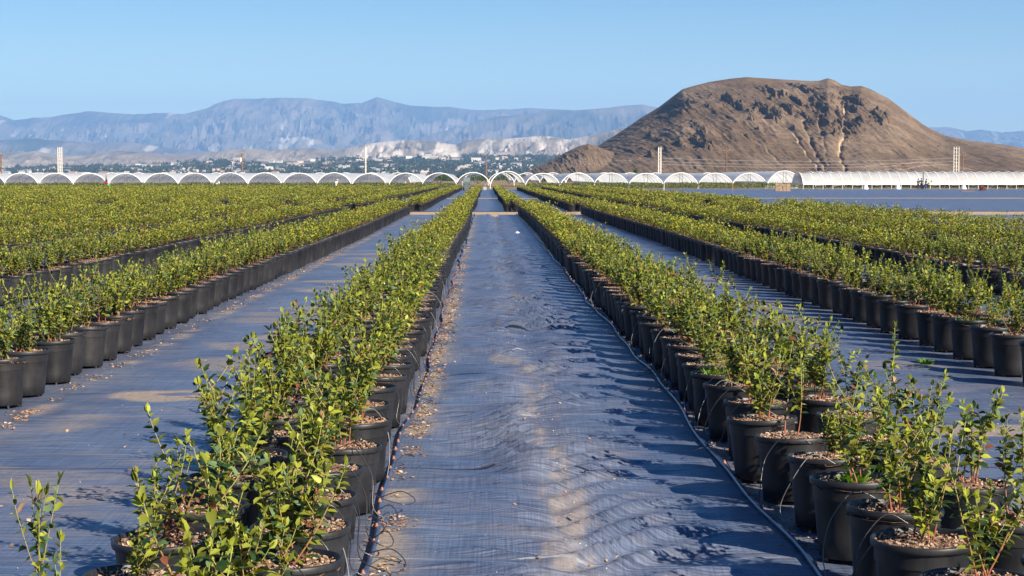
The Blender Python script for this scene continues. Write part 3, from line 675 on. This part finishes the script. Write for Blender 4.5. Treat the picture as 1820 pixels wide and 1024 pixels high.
person(X(190, 258), 258, .6, .7, rd, dk, dk, 'worker in a red top stooping in the field before the third arch', .95)
person(X(597, 256), 256, 1.0, .5, wh, wh, tn, 'worker in white clothes in the field before the tenth arch', .95)
person(X(385, 257), 257, 1.0, 1.1, wh, dk, wh, 'worker bent low in a white top in the field before the seventh arch', .9)
mb = MB(); tube(mb, [(0, 0, 0), (0, 0, 2.5)], .07, 8); box(mb, (0, 0, 1.5), (.3, .08, .08)); box(mb, (0, 0, .15), (.5, .4, .3))
o = mb.obj('post_driver', M['darkpost']); o.location = (X(1642.5, 277), 277.2, 0); tag(o, 'dark upright post driver among the workers by the long tunnel', 'machine')
mb = MB(); tube(mb, [(0, 0, 0), (0, 0, 2.0)], .07, 8); box(mb, (0, 0, 1.2), (.26, .1, .7))
o = mb.obj('sprayer_mast', M['darkpost']); o.location = (X(190.5, 259), 259.5, 0); tag(o, 'dark thin mast standing beside the worker in red', 'mast')
mb = MB(); lathe(mb, [(0, 0), (.2, 0), (.25, .75), (.27, .78), (.24, .78), (.2, .1), (0, .1)], 16); o = mb.obj('plastic_tub', cmat('green_plastic', (.05, .45, .15))); o.location = (X(195, 257), 257, .0); tag(o, 'bright green plastic tub beside the worker in red', 'tub')
# stack of wooden crates
cx_, cy_ = gp(1392, 340)
for r in range(3):
    for c in range(4):
        o = empty('wooden_crate', (cx_ - .72 + c * .46 + rng(-.03, .03), cy_ + rng(-.08, .08), r * .31), rng(-.08, .08))
        tag(o, f"slatted wooden crate, {['bottom', 'middle', 'top'][r]} of the {['leftmost', 'second', 'third', 'rightmost'][c]} stack before the skirted arch", 'crate', 'stacked wooden crates')
        mb = MB()
        for q in range(3):
            for s in (-1, 1): box(mb, (0, s * .2, .05 + q * .1), (.42, .015, .07)); box(mb, (s * .21, 0, .05 + q * .1), (.015, .38, .07))
        mb.obj('slats', M['crate'], o)
        mb = MB(); box(mb, (0, 0, .015), (.4, .38, .015)); [box(mb, (sx * .195, sy * .185, .15), (.03, .03, .29)) for sx in (-1, 1) for sy in (-1, 1)]; mb.obj('frame', M['crate'], o)
# brush pile and planks
mb = MB()
for i in range(70):
    a_ = rng(0, 6.28); r = rng(0, .6); p = Vector((r * math.cos(a_), r * math.sin(a_), .02)); q = p * .25 + Vector((rng(-.2, .2), rng(-.2, .2), rng(.3, .85))); tube(mb, [p, (p + q) / 2 + Vector((rng(-.05, .05), 0, 0)), q], [.025, .02, .012], 4)
o = mb.obj('brush_pile', cmat('red_brown_brush', (.16, .06, .035))); o.location = (*gp(1748, 339), 0); tag(o, 'reddish brown pile of cut brush before the long tunnel', 'brush pile')
mb = MB()
for i in range(5): box(mb, (rng(-.1, .1), i * .14, .03 + .05 * (i % 2)), (1.6, .12, .04), 0, rng(-.05, .05))
o = mb.obj('plank_pile', cmat('red_plank', (.25, .11, .06))); o.location = (*gp(1722, 341), 0); tag(o, 'low pile of reddish planks left of the brush pile', 'planks')
mb = MB(); tube(mb, [(0, 0, 0), (.02, 0, .9)], .035, 6)
for (px, py, h, lab, m_) in ((1302, 341, 1.15, 'thin rusty orange stake in the empty cloth left of the crates', cmat('rust_stake', (.35, .14, .06))), (1180, 342, 1.1, 'thin pale stake at the edge of the empty cloth', M['post'])):
    mb = MB(); tube(mb, [(0, 0, 0), (.02, 0, h)], [.04, .035], 6); lathe(mb, [(.03, h), (.05, h + .02), (.02, h + .06), (0, h + .06)], 8)
    o = mb.obj('stake', m_); o.location = (*gp(px, py), 0); tag(o, lab, 'stake')
# utility cart in the aisle
ux, uy = gp(829.5, 338.5)
o = empty('utility_vehicle', (ux, uy, 0)); tag(o, 'small grey green utility vehicle at the far end of the aisle left of centre', 'vehicle')
gg = mat('grey_green_paint', (.085, .11, .11), .4, .5); gl = mat('dark_glass', (.02, .025, .03), .1, .8); rb = mat('rubber', (.02, .02, .02), .8, .3)
mb = MB(); box(mb, (0, 1.2, .72), (1.0, 2.4, .62)); box(mb, (0, .35, 1.08), (.96, .7, .10)); box(mb, (0, -.06, .46), (.9, .12, .16)); mb.obj('body', gg, o)
mb = MB(); box(mb, (0, 1.2, 1.72), (1.0, 1.5, .06)); [box(mb, (sx * .47, sy, 1.4), (.05, .06, .64)) for sx in (-1, 1) for sy in (.5, 1.9)]; mb.obj('roof', gg, o)
mb = MB(); box(mb, (0, .47, 1.4), (.86, .02, .56)); mb.obj('windscreen', mat('pale_glass', (.16, .19, .2), .2, .7), o)
for sx in (-1, 1):
    for sy in (.3, 2.1):
        mb = MB(); tube(mb, [(sx * .33, sy, .26), (sx * .52, sy, .26)], .26, 18); w = mb.obj('wheel', rb, o)
        mb = MB(); tube(mb, [(sx * .50, sy, .26), (sx * .53, sy, .26)], .12, 12); mb.obj('hub', M['steel'], w)
    mb = MB(); tube(mb, [(sx * .34, -.01, .80), (sx * .34, .03, .80)], .07, 12); mb.obj('headlight', gl, o)
o = empty('water_valve', (*gp(862, 337.5), 0)); tag(o, 'small grey valve box at the far end of the bumpy aisle', 'valve box')
mb = MB(); box(mb, (0, 0, .2), (.45, .4, .4)); box(mb, (0, 0, .42), (.5, .46, .05)); mb.obj('housing', M['steel'], o)
mb = MB(); tube(mb, [(0, 0, .5), (0, 0, .8), (.2, 0, .85)], .05, 8); mb.obj('valve', M['steel'], o)
# white scrap in the aisle and end pot
mb = MB(); V = [[rng(-.2, .2), rng(-.2, .2), rng(0, .1)] for _ in range(14)]
lathe(mb, [(.17, 0), (.15, .05), (.08, .09), (0, .07)], 9); o = mb.obj('plastic_scrap', M['film_edge']); o.location = (*gp(919, 415), -.01); o.scale = (.5, .35, .8); tag(o, 'crumpled white scrap of plastic on the bumpy aisle', 'scrap')

# ---------------------------------------------------------------- poles
def wood_pole(px, topy, Y, label, arm=True):
    h = ZZ(topy, Y); o = empty('utility_pole', (X(px, Y), Y, 0)); tag(o, label, 'utility pole', 'wooden utility poles')
    mb = MB(); tube(mb, [(0, 0, 0), (0, 0, h)], [.24, .17], 10); mb.obj('pole', M['wood'], o)
    if arm:
        mb = MB(); box(mb, (0, -.12, h - .5), (1.8, .12, .14)); mb.obj('crossarm', M['wood'], o)
        for s in (-.8, 0, .8): mb = MB(); lathe(mb, [(0, 0), (.06, 0), (.08, .1), (.04, .2), (0, .2)], 8, 0, (s, -.12, h - .43 + (.44 if s == 0 else 0))); mb.obj('insulator', M['concrete'], o)
wood_pole(7, 274, 520, 'brown wooden pole at the far left edge')
wood_pole(432, 272, 500, 'brown wooden pole with a transformer before the blue mountains')
wood_pole(864, 275, 560, 'brown wooden pole above the gap at the end of the aisle', False)
wood_pole(1291, 265, 560, 'brown wooden pole in front of the left flank of the hill')
wood_pole(1712, 272, 600, 'brown wooden pole just right of the tall pale pylon')
o = empty('transformer', (X(429, 499), 499.2, ZZ(284, 500))); tag(o, 'pale transformer drum hung on the pole at left', 'transformer'); mb = MB(); lathe(mb, [(0, -.6), (.3, -.6), (.34, -.5), (.34, .4), (.25, .5), (0, .52)], 12); mb.obj('tank', M['concrete'], o)
def pylon(px, topy, Y, wpx, n, label):
    h = ZZ(topy, Y); w = wpx * Y / F; o = empty('pylon', (X(px, Y), Y, 0)); tag(o, label, 'pylon', 'tall pale steel pylons')
    for i in range(n):
        xx = 0 if n == 1 else -w / 2 + w * i / (n - 1)
        mb = MB(); tube(mb, [(xx, 0, 0), (xx, 0, h)], [.29, .24] if n < 3 else [.22, .18], 8); mb.obj('mast', M['concrete'], o)
    for z in np.arange(h * .35, h, h * .1):
        mb = MB(); box(mb, (0, .0, z), (w + .1 if n > 1 else 1.0, .1, .14)); mb.obj('brace', M['concrete'], o)
pylon(110.5, 262, 700, 7, 3, 'pale triple masted pylon at the left of the photo')
pylon(650.5, 261, 700, 1, 1, 'single pale slender pylon left of the centre')
pylon(1172, 262, 700, 4, 2, 'pale twin masted pylon before the left flank of the hill')
pylon(1700.5, 261, 700, 9, 3, 'pale triple masted pylon before the right flank of the hill')
for (z0, lab) in ((287, 'uppermost'), (293, 'middle'), (298, 'lowest')):
    mb = MB(); pts = []
    for px in np.linspace(1172, 1700, 30): s = (px - 1172) / 528; pts.append((X(px, 700), 700, ZZ(z0 - 6 + 24 * s * (1 - s), 700)))
    tube(mb, pts, .05, 4); tag(mb.obj('power_line', M['wire']), f'{lab} pale thin wire strung across the foot of the hill', 'wire', 'wires between the pylons')

# ---------------------------------------------------------------- vegetation beyond the tunnels
def shrub_obj(name, px, Y, wm, hm, col, label, cat, grp, n=1600):
    o = empty(name, (X(px, Y), Y, 0)); tag(o, label, cat, grp)
    mb = MB()
    for s in range(5): tube(mb, [(0, 0, 0), (rng(-.3, .3) * wm, rng(-.2, .2) * wm, hm * .7)], [.08, .03], 5, col=(.12, .08, .05))
    mb.obj('stem', M['stem'], o)
    u = RS.rand(n) * 6.283; v = np.arccos(RS.rand(n) * 1.2 - .2); r = (.55 + .45 * RS.rand(n)) * (.75 + .5 * vnoise(u * 1.4, v * 2, 3))
    P = np.stack([np.cos(u) * np.sin(v) * r * wm / 2, np.sin(u) * np.sin(v) * r * wm / 2, hm * .45 + np.cos(v) * r * hm * .55], -1); L = .22 * hm ** .5
    mb = MB(); leaves(mb, P, RS.randn(n, 3) + np.array([0, 0, .6]), RS.randn(n, 3), np.full(n, L), np.full(n, L * .6), np.array(col) * (.6 + .8 * RS.rand(n, 1)), 0); mb.obj('foliage', M['leaf'], o)
for i, (px, w, h) in enumerate(((1458, 6, 2.9), (1655, 6, 3.2), (1545, 3.5, 2.5), (1088, 2.5, 2.4))):
    shrub_obj('bush', px, 480, w, h, (.07, .12, .03), ['rounded green bush topping the tunnels below the middle of the hill', 'rounded green bush topping the long tunnel left of the triple pylon', 'small green bush topping the long tunnel below the gullies', 'low green bush topping the tunnels left of the palm'][i], 'bush', 'bushes beyond the tunnels')
for i, (px, w, h) in enumerate(((782, 4, 2.2), (850, 5, 2.1), (905, 5, 2.6), (965, 3, 2.2), (815, 4, 2.0))):
    shrub_obj('hedge_bush', px, 520, w * 1.6, h, (.05, .09, .025), 'dark green bush on the dry ground seen through the tunnel arches', 'bush', 'bushes seen through the arches')
# palm
o = empty('palm_tree', (X(1128, 470), 470, 0)); tag(o, 'green palm whose fronds rise above the tunnels beneath the hill', 'palm tree')
hp = ZZ(306, 470)
mb = MB(); tube(mb, [(0, 0, 0), (.05, 0, hp * .5), (0, 0, hp)], [.28, .22, .22], 9, col=(.16, .11, .07)); mb.obj('trunk', M['stem'], o)
fr = MB()
for i in range(30):
    a_ = rng(0, 6.28); el = rng(-.2, 1.35); L = rng(1.3, 1.9); pts = []
    for s in range(9): t = s / 8; pts.append(np.array([math.cos(a_) * math.cos(el) * L * t, math.sin(a_) * math.cos(el) * L * t, hp + math.sin(el) * L * t - .8 * t * t]))
    pts = np.array(pts); P = []; D = []
    for s in range(1, 9):
        ax = unit(pts[s] - pts[s - 1]); sd = unit(np.cross(ax, [0, 0, 1]))
        for q in (-1, 1):
            for e in (0, .5): P.append(pts[s - 1] * (1 - e) + pts[s] * e); D.append(sd * q * .8 + ax * .7 + np.array([0, 0, -.15]))
    n = len(P); leaves(fr, np.array(P), np.array(D), np.tile([0, 0, 1.], (n, 1)), np.full(n, .5), np.full(n, .09), np.array([.10, .15, .03]) * (.6 + .8 * RS.rand(n, 1)), 0)
    tube(fr, pts, .02, 4, col=(.15, .16, .05))
fr.obj('fronds', M['leaf'], o)

# ---------------------------------------------------------------- hills and mountains
def profile(pts, Y, sm=True):
    p = np.array(pts, float); xs_ = (p[:, 0] - CX0) * Y / F; zs = H + (HY - p[:, 1]) * Y / F
    return lambda x: np.interp(x, xs_, zs, left=0, right=0)
def terrain(name, pts, Y, front, back, nx, ny, amp, seed, colfn, material, rsc=1.0, gpow=1.0, m=0):
    pr = profile(pts, Y); x0 = X(pts[0][0], Y); x1 = X(pts[-1][0], Y)
    xs_ = np.linspace(x0, x1, nx); ts = np.linspace(-1, .35, ny)
    Xg, Tg = np.meshgrid(xs_, ts); Yg = Y + np.where(Tg < 0, Tg * front, Tg / .35 * back)
    base = pr(np.where(Tg < 0, Xg * Y / Yg, Xg)); g = np.where(Tg < 0, 1 - np.abs(Tg) ** gpow, 1 - (Tg / .35) * .6)
    g = np.clip(g, 0, 1); hmax = base.max()
    wx = (fbm(Xg / (Y * .03), Yg / (Y * .05), 3, seed + 40) - .5) * Y * .03
    n = fbm((Xg + wx) / (Y * .015 * rsc), (Yg + wx * 1.5) / (Y * .024 * rsc), 7, seed, .6, True)
    w = np.clip(-Tg * 4, 0, 1) * np.clip((1 + Tg) * 4, 0, 1)
    n2 = fbm(Xg / (Y * .004), Yg * 0 + 3, 4, seed + 9)
    Z = base * g * (1 - amp * (1 - n) * 1.6 * w) + (n2 - .5) * hmax * .03 * (Tg <= 0) * (base > 5)
    slope = n
    mb = MB(); grid(mb, Xg, Yg, Z - .3, c=colfn(Xg, Yg, Z, Tg, n).reshape(-1, 3)); o = mb.obj(name, material); tag(o, kind='structure')
    return Xg, Yg, Z
def lerp3(a, b, t): return np.asarray(a) * (1 - t[..., None]) + np.asarray(b) * t[..., None]
def mtn_col(lo=(.035, .045, .035), hi=(.16, .13, .10), rk=(.34, .30, .24), th=.62, seed=1, Y=15000):
    def f(Xg, Yg, Z, T, n):
        a = fbm(Xg / (Y * .02), Yg / (Y * .03), 5, seed); c = lerp3(lo, hi, sst(.35, .7, a * .6 + n * .4))
        b = fbm(Xg / (Y * .006), Yg / (Y * .03), 5, seed + 3); r = sst(th, th + .08, b * .7 + fbm(Xg / (Y * .03), Yg / (Y * .06), 3, seed + 7) * .3)
        return lerp3(c, rk, r)if 0 else c * (1 - r[..., None]) + np.asarray(rk) * r[..., None]
    return f
FARP = [(-250, 215), (-120, 200), (-40, 192), (0, 203), (30, 214), (60, 211), (90, 209), (130, 203), (165, 198), (200, 201), (245, 204), (290, 201), (330, 203), (370, 193), (400, 180), (420, 176), (460, 176), (500, 174), (540, 175), (580, 179), (610, 185), (645, 184), (660, 177), (670, 173), (683, 176), (700, 181), (730, 188), (770, 190), (800, 190), (840, 196), (900, 195), (940, 192), (1000, 195), (1060, 199), (1150, 203), (1300, 215), (1500, 222), (1640, 225), (1660, 226), (1690, 226), (1720, 233), (1745, 230), (1780, 236), (1820, 232), (1900, 228), (2050, 240)]
terrain('mountains', FARP, 15500, 5200, 2500, 1500, 230, .62, 5, mtn_col(seed=2), M['far'], rsc=.7)
terrain('mountains', [(560, 315), (700, 262), (760, 240), (820, 226), (880, 208), (930, 205), (980, 197), (1030, 196), (1080, 192), (1110, 188), (1140, 186), (1160, 190), (1230, 205), (1300, 240), (1400, 300)], 12500, 3500, 1500, 500, 90, .6, 15, mtn_col(seed=12, th=.72), M['far'])
terrain('mountains', [(-200, 262), (-60, 250), (0, 250), (60, 246), (110, 250), (170, 255), (230, 252), (300, 262), (360, 268), (450, 276), (520, 290), (560, 312)], 10500, 2500, 1200, 450, 70, .6, 25, mtn_col(seed=22, th=.66), M['far'])
def foot_col(Xg, Yg, Z, T, n):
    Y = 6800; px = CX0 + F * Xg / Y
    a = fbm(Xg / 90, Yg / 160, 5, 61); c = lerp3((.10, .085, .055), (.27, .21, .145), sst(.3, .7, a * .5 + n * .5))
    band = sst(600, 680, px) * (1 - sst(1010, 1060, px)) * .9 + .10
    b = fbm(Xg / 38, Yg / 300, 5, 63) * .55 + fbm(Xg / 160, Yg / 500, 3, 69) * .45
    r = sst(.50, .58, b) * band * np.clip((T + .75) * 3, 0, 1)
    return c * (1 - r[..., None]) + np.array((.52, .44, .34)) * r[..., None]
terrain('foothills', [(-200, 282), (-60, 274), (0, 271), (40, 272), (65, 268), (100, 275), (150, 277), (180, 272), (210, 268), (260, 271), (300, 276), (350, 276), (385, 270), (420, 265), (450, 264), (480, 268), (510, 265), (560, 263), (590, 267), (625, 262), (650, 256), (690, 251), (730, 249), (770, 250), (800, 256), (812, 257), (830, 249), (860, 247), (880, 247), (900, 246), (930, 244), (960, 241), (985, 243), (1010, 248), (1050, 240), (1100, 228), (1160, 222), (1260, 240), (1400, 290)], 6800, 1500, 900, 1000, 110, .5, 35, foot_col, M['far'], rsc=.8)
# town slope
TPF = [(-200, 303), (0, 301), (100, 299), (200, 297), (300, 294), (350, 290), (400, 286), (430, 283), (480, 287), (540, 286), (600, 284), (660, 281), (720, 278), (800, 279), (850, 279), (900, 281), (950, 280), (1000, 278), (1050, 276), (1120, 272), (1200, 285), (1300, 300)]
def town_col(Xg, Yg, Z, T, n):
    a = fbm(Xg / 60, Yg / 120, 5, 71); return lerp3((.05, .065, .035), (.20, .165, .11), sst(.42, .68, a))
TX, TY, TZ = terrain('town_slope', TPF, 4600, 1700, 600, 600, 70, .25, 45, town_col, M['far'], rsc=.7)
def town_h(x, y):
    i = np.clip(np.searchsorted(TY[:, 0], y) - 1, 0, TY.shape[0] - 2); j = np.clip(np.searchsorted(TX[0], x) - 1, 0, TX.shape[1] - 2)
    return float(TZ[i, j])
# woods on the town slope: one mass
mb = MB(); nt = 2600; cols = []
tx = []; 
while len(tx) < nt:
    y = rng(3000, 4640); px = rng(-30, 1100); x = X(px, y)
    if vnoise(x / 110, y / 160, 81) + rng(-.25, .25) > (.50 if px > 560 else .62): tx.append((x, y, town_h(x, y)))
tx = np.array(tx); k = 26
hh = (5 + 7 * RS.rand(nt)); wd = hh * (.35 + .35 * RS.rand(nt))
d = RS.randn(nt, k, 3); d /= np.linalg.norm(d, axis=2)[..., None]; d *= (.5 + .5 * RS.rand(nt, k, 1))
P = tx[:, None] + d * np.stack([wd, wd, hh * .5], -1)[:, None] + np.array([0, 0, 1])[None, None] * (hh * .45)[:, None, None]
P = P.reshape(-1, 3); n = len(P); base = np.repeat(np.array([.045, .058, .026]) * (.6 + .9 * RS.rand(nt, 1)), k, 0)
leaves(mb, P, RS.randn(n, 3), RS.randn(n, 3), np.full(n, 4.2), np.full(n, 3.2), base * (.7 + .6 * RS.rand(n, 1)), 0)
tag(mb.obj('distant_woodland', M['leaf']), 'dark trees scattered over the town slope below the distant hills', 'woodland', kind='stuff')
# houses
roofs = [cmat('roof_pale', (.55, .5, .44)), cmat('roof_tile', (.34, .19, .13)), cmat('roof_grey', (.3, .3, .31))]; walls = [cmat('wall_white', (.56, .52, .45)), cmat('wall_cream', (.68, .58, .44)), cmat('wall_tan', (.5, .38, .27))]; glz = cmat('window_dark', (.05, .06, .08))
def house_mesh(w, d, h, rh, wm, rm):
    mb = MB(); box(mb, (0, 0, h / 2 - 1), (w, d, h + 2), 0)
    o_ = .5; V = [[-w / 2 - o_, -d / 2 - o_, h], [w / 2 + o_, -d / 2 - o_, h], [w / 2 + o_, d / 2 + o_, h], [-w / 2 - o_, d / 2 + o_, h], [-w / 2, 0, h + rh], [w / 2, 0, h + rh]]
    mb.add(V, [[0, 1, 5, 4], [2, 3, 4, 5], [0, 3, 2, 1]], [[1, 2, 5], [3, 0, 4]], m=1, smooth=False)
    for q in np.linspace(-w * .35, w * .35, 4): box(mb, (q, -d / 2 - .04, h * .5), (1.6, .1, 1.4), 2)
    return mb.mesh('house', [wm, rm, glz])
HM = [house_mesh(rng(12, 26), rng(9, 13), rng(3.5, 7.5), rng(1.2, 3), walls[0 if i % 3 else (1 if i % 2 else 2)], roofs[i % 3]) for i in range(12)]
nh = 0
while nh < 280:
    y = rng(3000, 4580); px = rng(5, 620) if nh % 2 else rng(5, 1010) if nh % 3 else rng(600, 960); x = X(px, y)
    o = linkmesh('house', HM[nh % 12]); o.location = (x, y, town_h(x, y) + 1.0); o.rotation_euler = (0, 0, rng(-.5, .5)); s = rng(.55, .95); o.scale = (s, s, s)
    tag(o, 'small pale house among dark trees on the slope below the distant hills', 'house', 'distant houses on the town slope'); nh += 1

# the brown hill
HP = [(900, 318), (930, 311), (960, 303), (1000, 290), (1040, 268), (1060, 260), (1100, 235), (1140, 208), (1170, 190), (1200, 167), (1212, 158), (1225, 154), (1260, 145), (1300, 139), (1325, 136.5), (1380, 140), (1440, 143.5), (1455, 143), (1470, 138.5), (1482, 142), (1495, 150), (1512, 153), (1530, 152), (1545, 157), (1560, 165), (1580, 175), (1600, 190), (1620, 205), (1640, 220), (1660, 231), (1680, 240), (1720, 248), (1760, 253), (1800, 258), (1830, 265), (1900, 278), (2000, 300), (2060, 316)]
HYD = 1250.0
def hill(name, pts, Y, front, back, nx, ny, full):
    pr = profile(pts, Y); x0 = X(pts[0][0], Y); x1 = X(pts[-1][0], Y)
    Xg, Tg = np.meshgrid(np.linspace(x0, x1, nx), np.linspace(-1, .4, ny)); Yg = Y + np.where(Tg < 0, Tg * front, Tg / .4 * back)
    xsg = np.linspace(x0, x1, 2000); zz = pr(xsg); ker = np.hanning(15); ker /= ker.sum(); zs = np.convolve(zz, ker, 'same'); base = np.interp(np.where(Tg < 0, Xg * Y / Yg, Xg), xsg, zs * .35 + zz * .65)
    u = np.abs(Tg); g = np.where(Tg < 0, (1 - u) ** (.85 + .5 * u) , 1 - (Tg / .4) * .5); g = np.clip(g, 0, 1)
    Z = base * g
    px = CX0 + F * Xg / Yg; py = HY - (Z - H) * F / Yg        # where the slope shows, to place the crags
    w = np.clip(-Tg * 9, 0, 1) * np.clip((1 + Tg) * 6, 0, 1)
    n1 = fbm(Xg / 30, Yg / 60, 6, 101, .55, True); n2 = fbm(Xg / 5, Z / 9, 5, 103, .6, True); n3 = fbm(Xg / 14, Z / 14, 5, 107); n5 = fbm(Xg / 1.6, Z / 3.2, 4, 113, .7); n4 = fbm(Xg / 8, Z / 22, 5, 109, .6, True)
    col = lerp3((.145, .096, .058), (.205, .142, .090), sst(.3, .7, fbm(Xg / 20, Z / 9, 5, 111)))
    rock = np.zeros_like(Z)
    if full:
        for (cx_, cy_, rx, ry, s) in ((1450, 195, 26, 40, 1.1), (1505, 190, 30, 42, 1.1), (1560, 205, 25, 12, .9), (1395, 185, 55, 38, .62), (1300, 205, 60, 45, .55), (1345, 215, 45, 30, .55), (1255, 240, 60, 22, .75), (1210, 180, 26, 22, .75), (1290, 225, 60, 30, .5), (1215, 235, 70, 28, .55), (1440, 215, 45, 30, .6), (1130, 262, 50, 16, .45), (1540, 160, 40, 14, .3)):
            e = ((px - cx_) / rx) ** 2 + ((py - cy_) / ry) ** 2; rock = np.maximum(rock, s * np.exp(-e * .8))
    else: rock = .2 + 0 * Z
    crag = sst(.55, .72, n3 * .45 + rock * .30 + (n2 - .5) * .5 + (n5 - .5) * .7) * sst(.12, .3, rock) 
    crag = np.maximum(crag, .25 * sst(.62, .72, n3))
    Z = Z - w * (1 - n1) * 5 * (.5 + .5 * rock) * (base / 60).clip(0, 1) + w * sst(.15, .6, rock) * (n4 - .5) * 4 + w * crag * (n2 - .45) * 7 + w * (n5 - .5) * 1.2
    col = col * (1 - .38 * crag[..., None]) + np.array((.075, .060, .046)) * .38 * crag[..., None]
    if full:
        def gully(P, wd, dep, c, cc):
            nonlocal Z, col
            P = np.array(P, float); cxg = np.interp(py, P[:, 1], P[:, 0]) + 2.5 * (vnoise(py / 7, py * 0, 201) - .5) * 2; m_ = (py > P[0, 1]) & (py < P[-1, 1])
            q = np.exp(-((px - cxg) / wd) ** 2) * m_; Z -= q * dep * .3
            l = np.exp(-((px - cxg + wd * .8) / (wd * .55)) ** 2) * m_ * cc * (.35 + 1.1 * vnoise(py / 8, px / 5, 205)); l = l.clip(0, 1)[..., None]; col = col * (1 - l) + np.array(c) * l
        gully([(1400, 222), (1418, 240), (1432, 262), (1452, 290), (1462, 305)], 2.3, 2.6, (.50, .38, .24), .9)
        gully([(1428, 205), (1436, 235), (1450, 262), (1470, 300)], 3.2, 3.5, (.33, .24, .16), .5)
        gully([(1502, 180), (1501, 215), (1498, 240), (1492, 262), (1497, 280), (1508, 305)], 2.6, 4.2, (.50, .38, .24), .8)
        gully([(1455, 205), (1465, 250), (1474, 300)], 2.2, 1.6, (.36, .27, .18), .4)
        gully([(1345, 245), (1370, 268), (1392, 288)], 2., 1.2, (.42, .32, .21), .5)
        # terrace track low on the right
        for (xa, ya, xb, yb, s) in ((1520, 292, 1650, 284, .5), (1555, 302, 1650, 290, .45), (1000, 287, 1230, 275, .3), (1640, 284, 1740, 300, .3)):
            t = np.clip((px - xa) / (xb - xa), 0, 1); l = (np.exp(-((py - (ya + (yb - ya) * t)) / .9) ** 2) * (px > xa) * (px < xb) * s)[..., None]; col = col * (1 - l) + np.array((.50, .38, .27)) * l
        t = np.clip((px - 1740) / 65, 0, 1); l = (np.exp(-((py - (272 + 30 * t)) / 1.6) ** 2) * (px > 1738) * (px < 1806) * .75)[..., None]; col = col * (1 - l) + np.array((.07, .05, .035)) * l
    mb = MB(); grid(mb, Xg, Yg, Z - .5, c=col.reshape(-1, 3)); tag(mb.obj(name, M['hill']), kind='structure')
hill('hill', HP, HYD, 560, 450, 1000, 330, True)
hill('hill', [(905, 319), (925, 308), (960, 293), (985, 281), (1000, 272), (1018, 263), (1030, 258), (1045, 254.5), (1056, 257), (1070, 262), (1100, 273), (1150, 292), (1210, 316)], 1000.0, 210, 150, 420, 120, False)

# ---------------------------------------------------------------- haze
m = bpy.data.materials.new('haze'); m.use_nodes = True; nt_ = m.node_tree; nt_.nodes.remove(nt_.nodes['Principled BSDF'])
pv = nt_.nodes.new('ShaderNodeVolumePrincipled'); pv.inputs['Color'].default_value = (.30, .56, 1, 1); pv.inputs['Density'].default_value = .000072; pv.inputs['Anisotropy'].default_value = 0
nt_.links.new(pv.outputs[0], nt_.nodes['Material Output'].inputs['Volume'])
mb = MB(); box(mb, (0, 9250, 354), (24000, 18900, 712)); o = mb.obj('haze', m); tag(o, kind='stuff'); o['label'] = 'thin blue haze over the valley'; o['category'] = 'haze'
print('near', len(near), 'far', len(far))
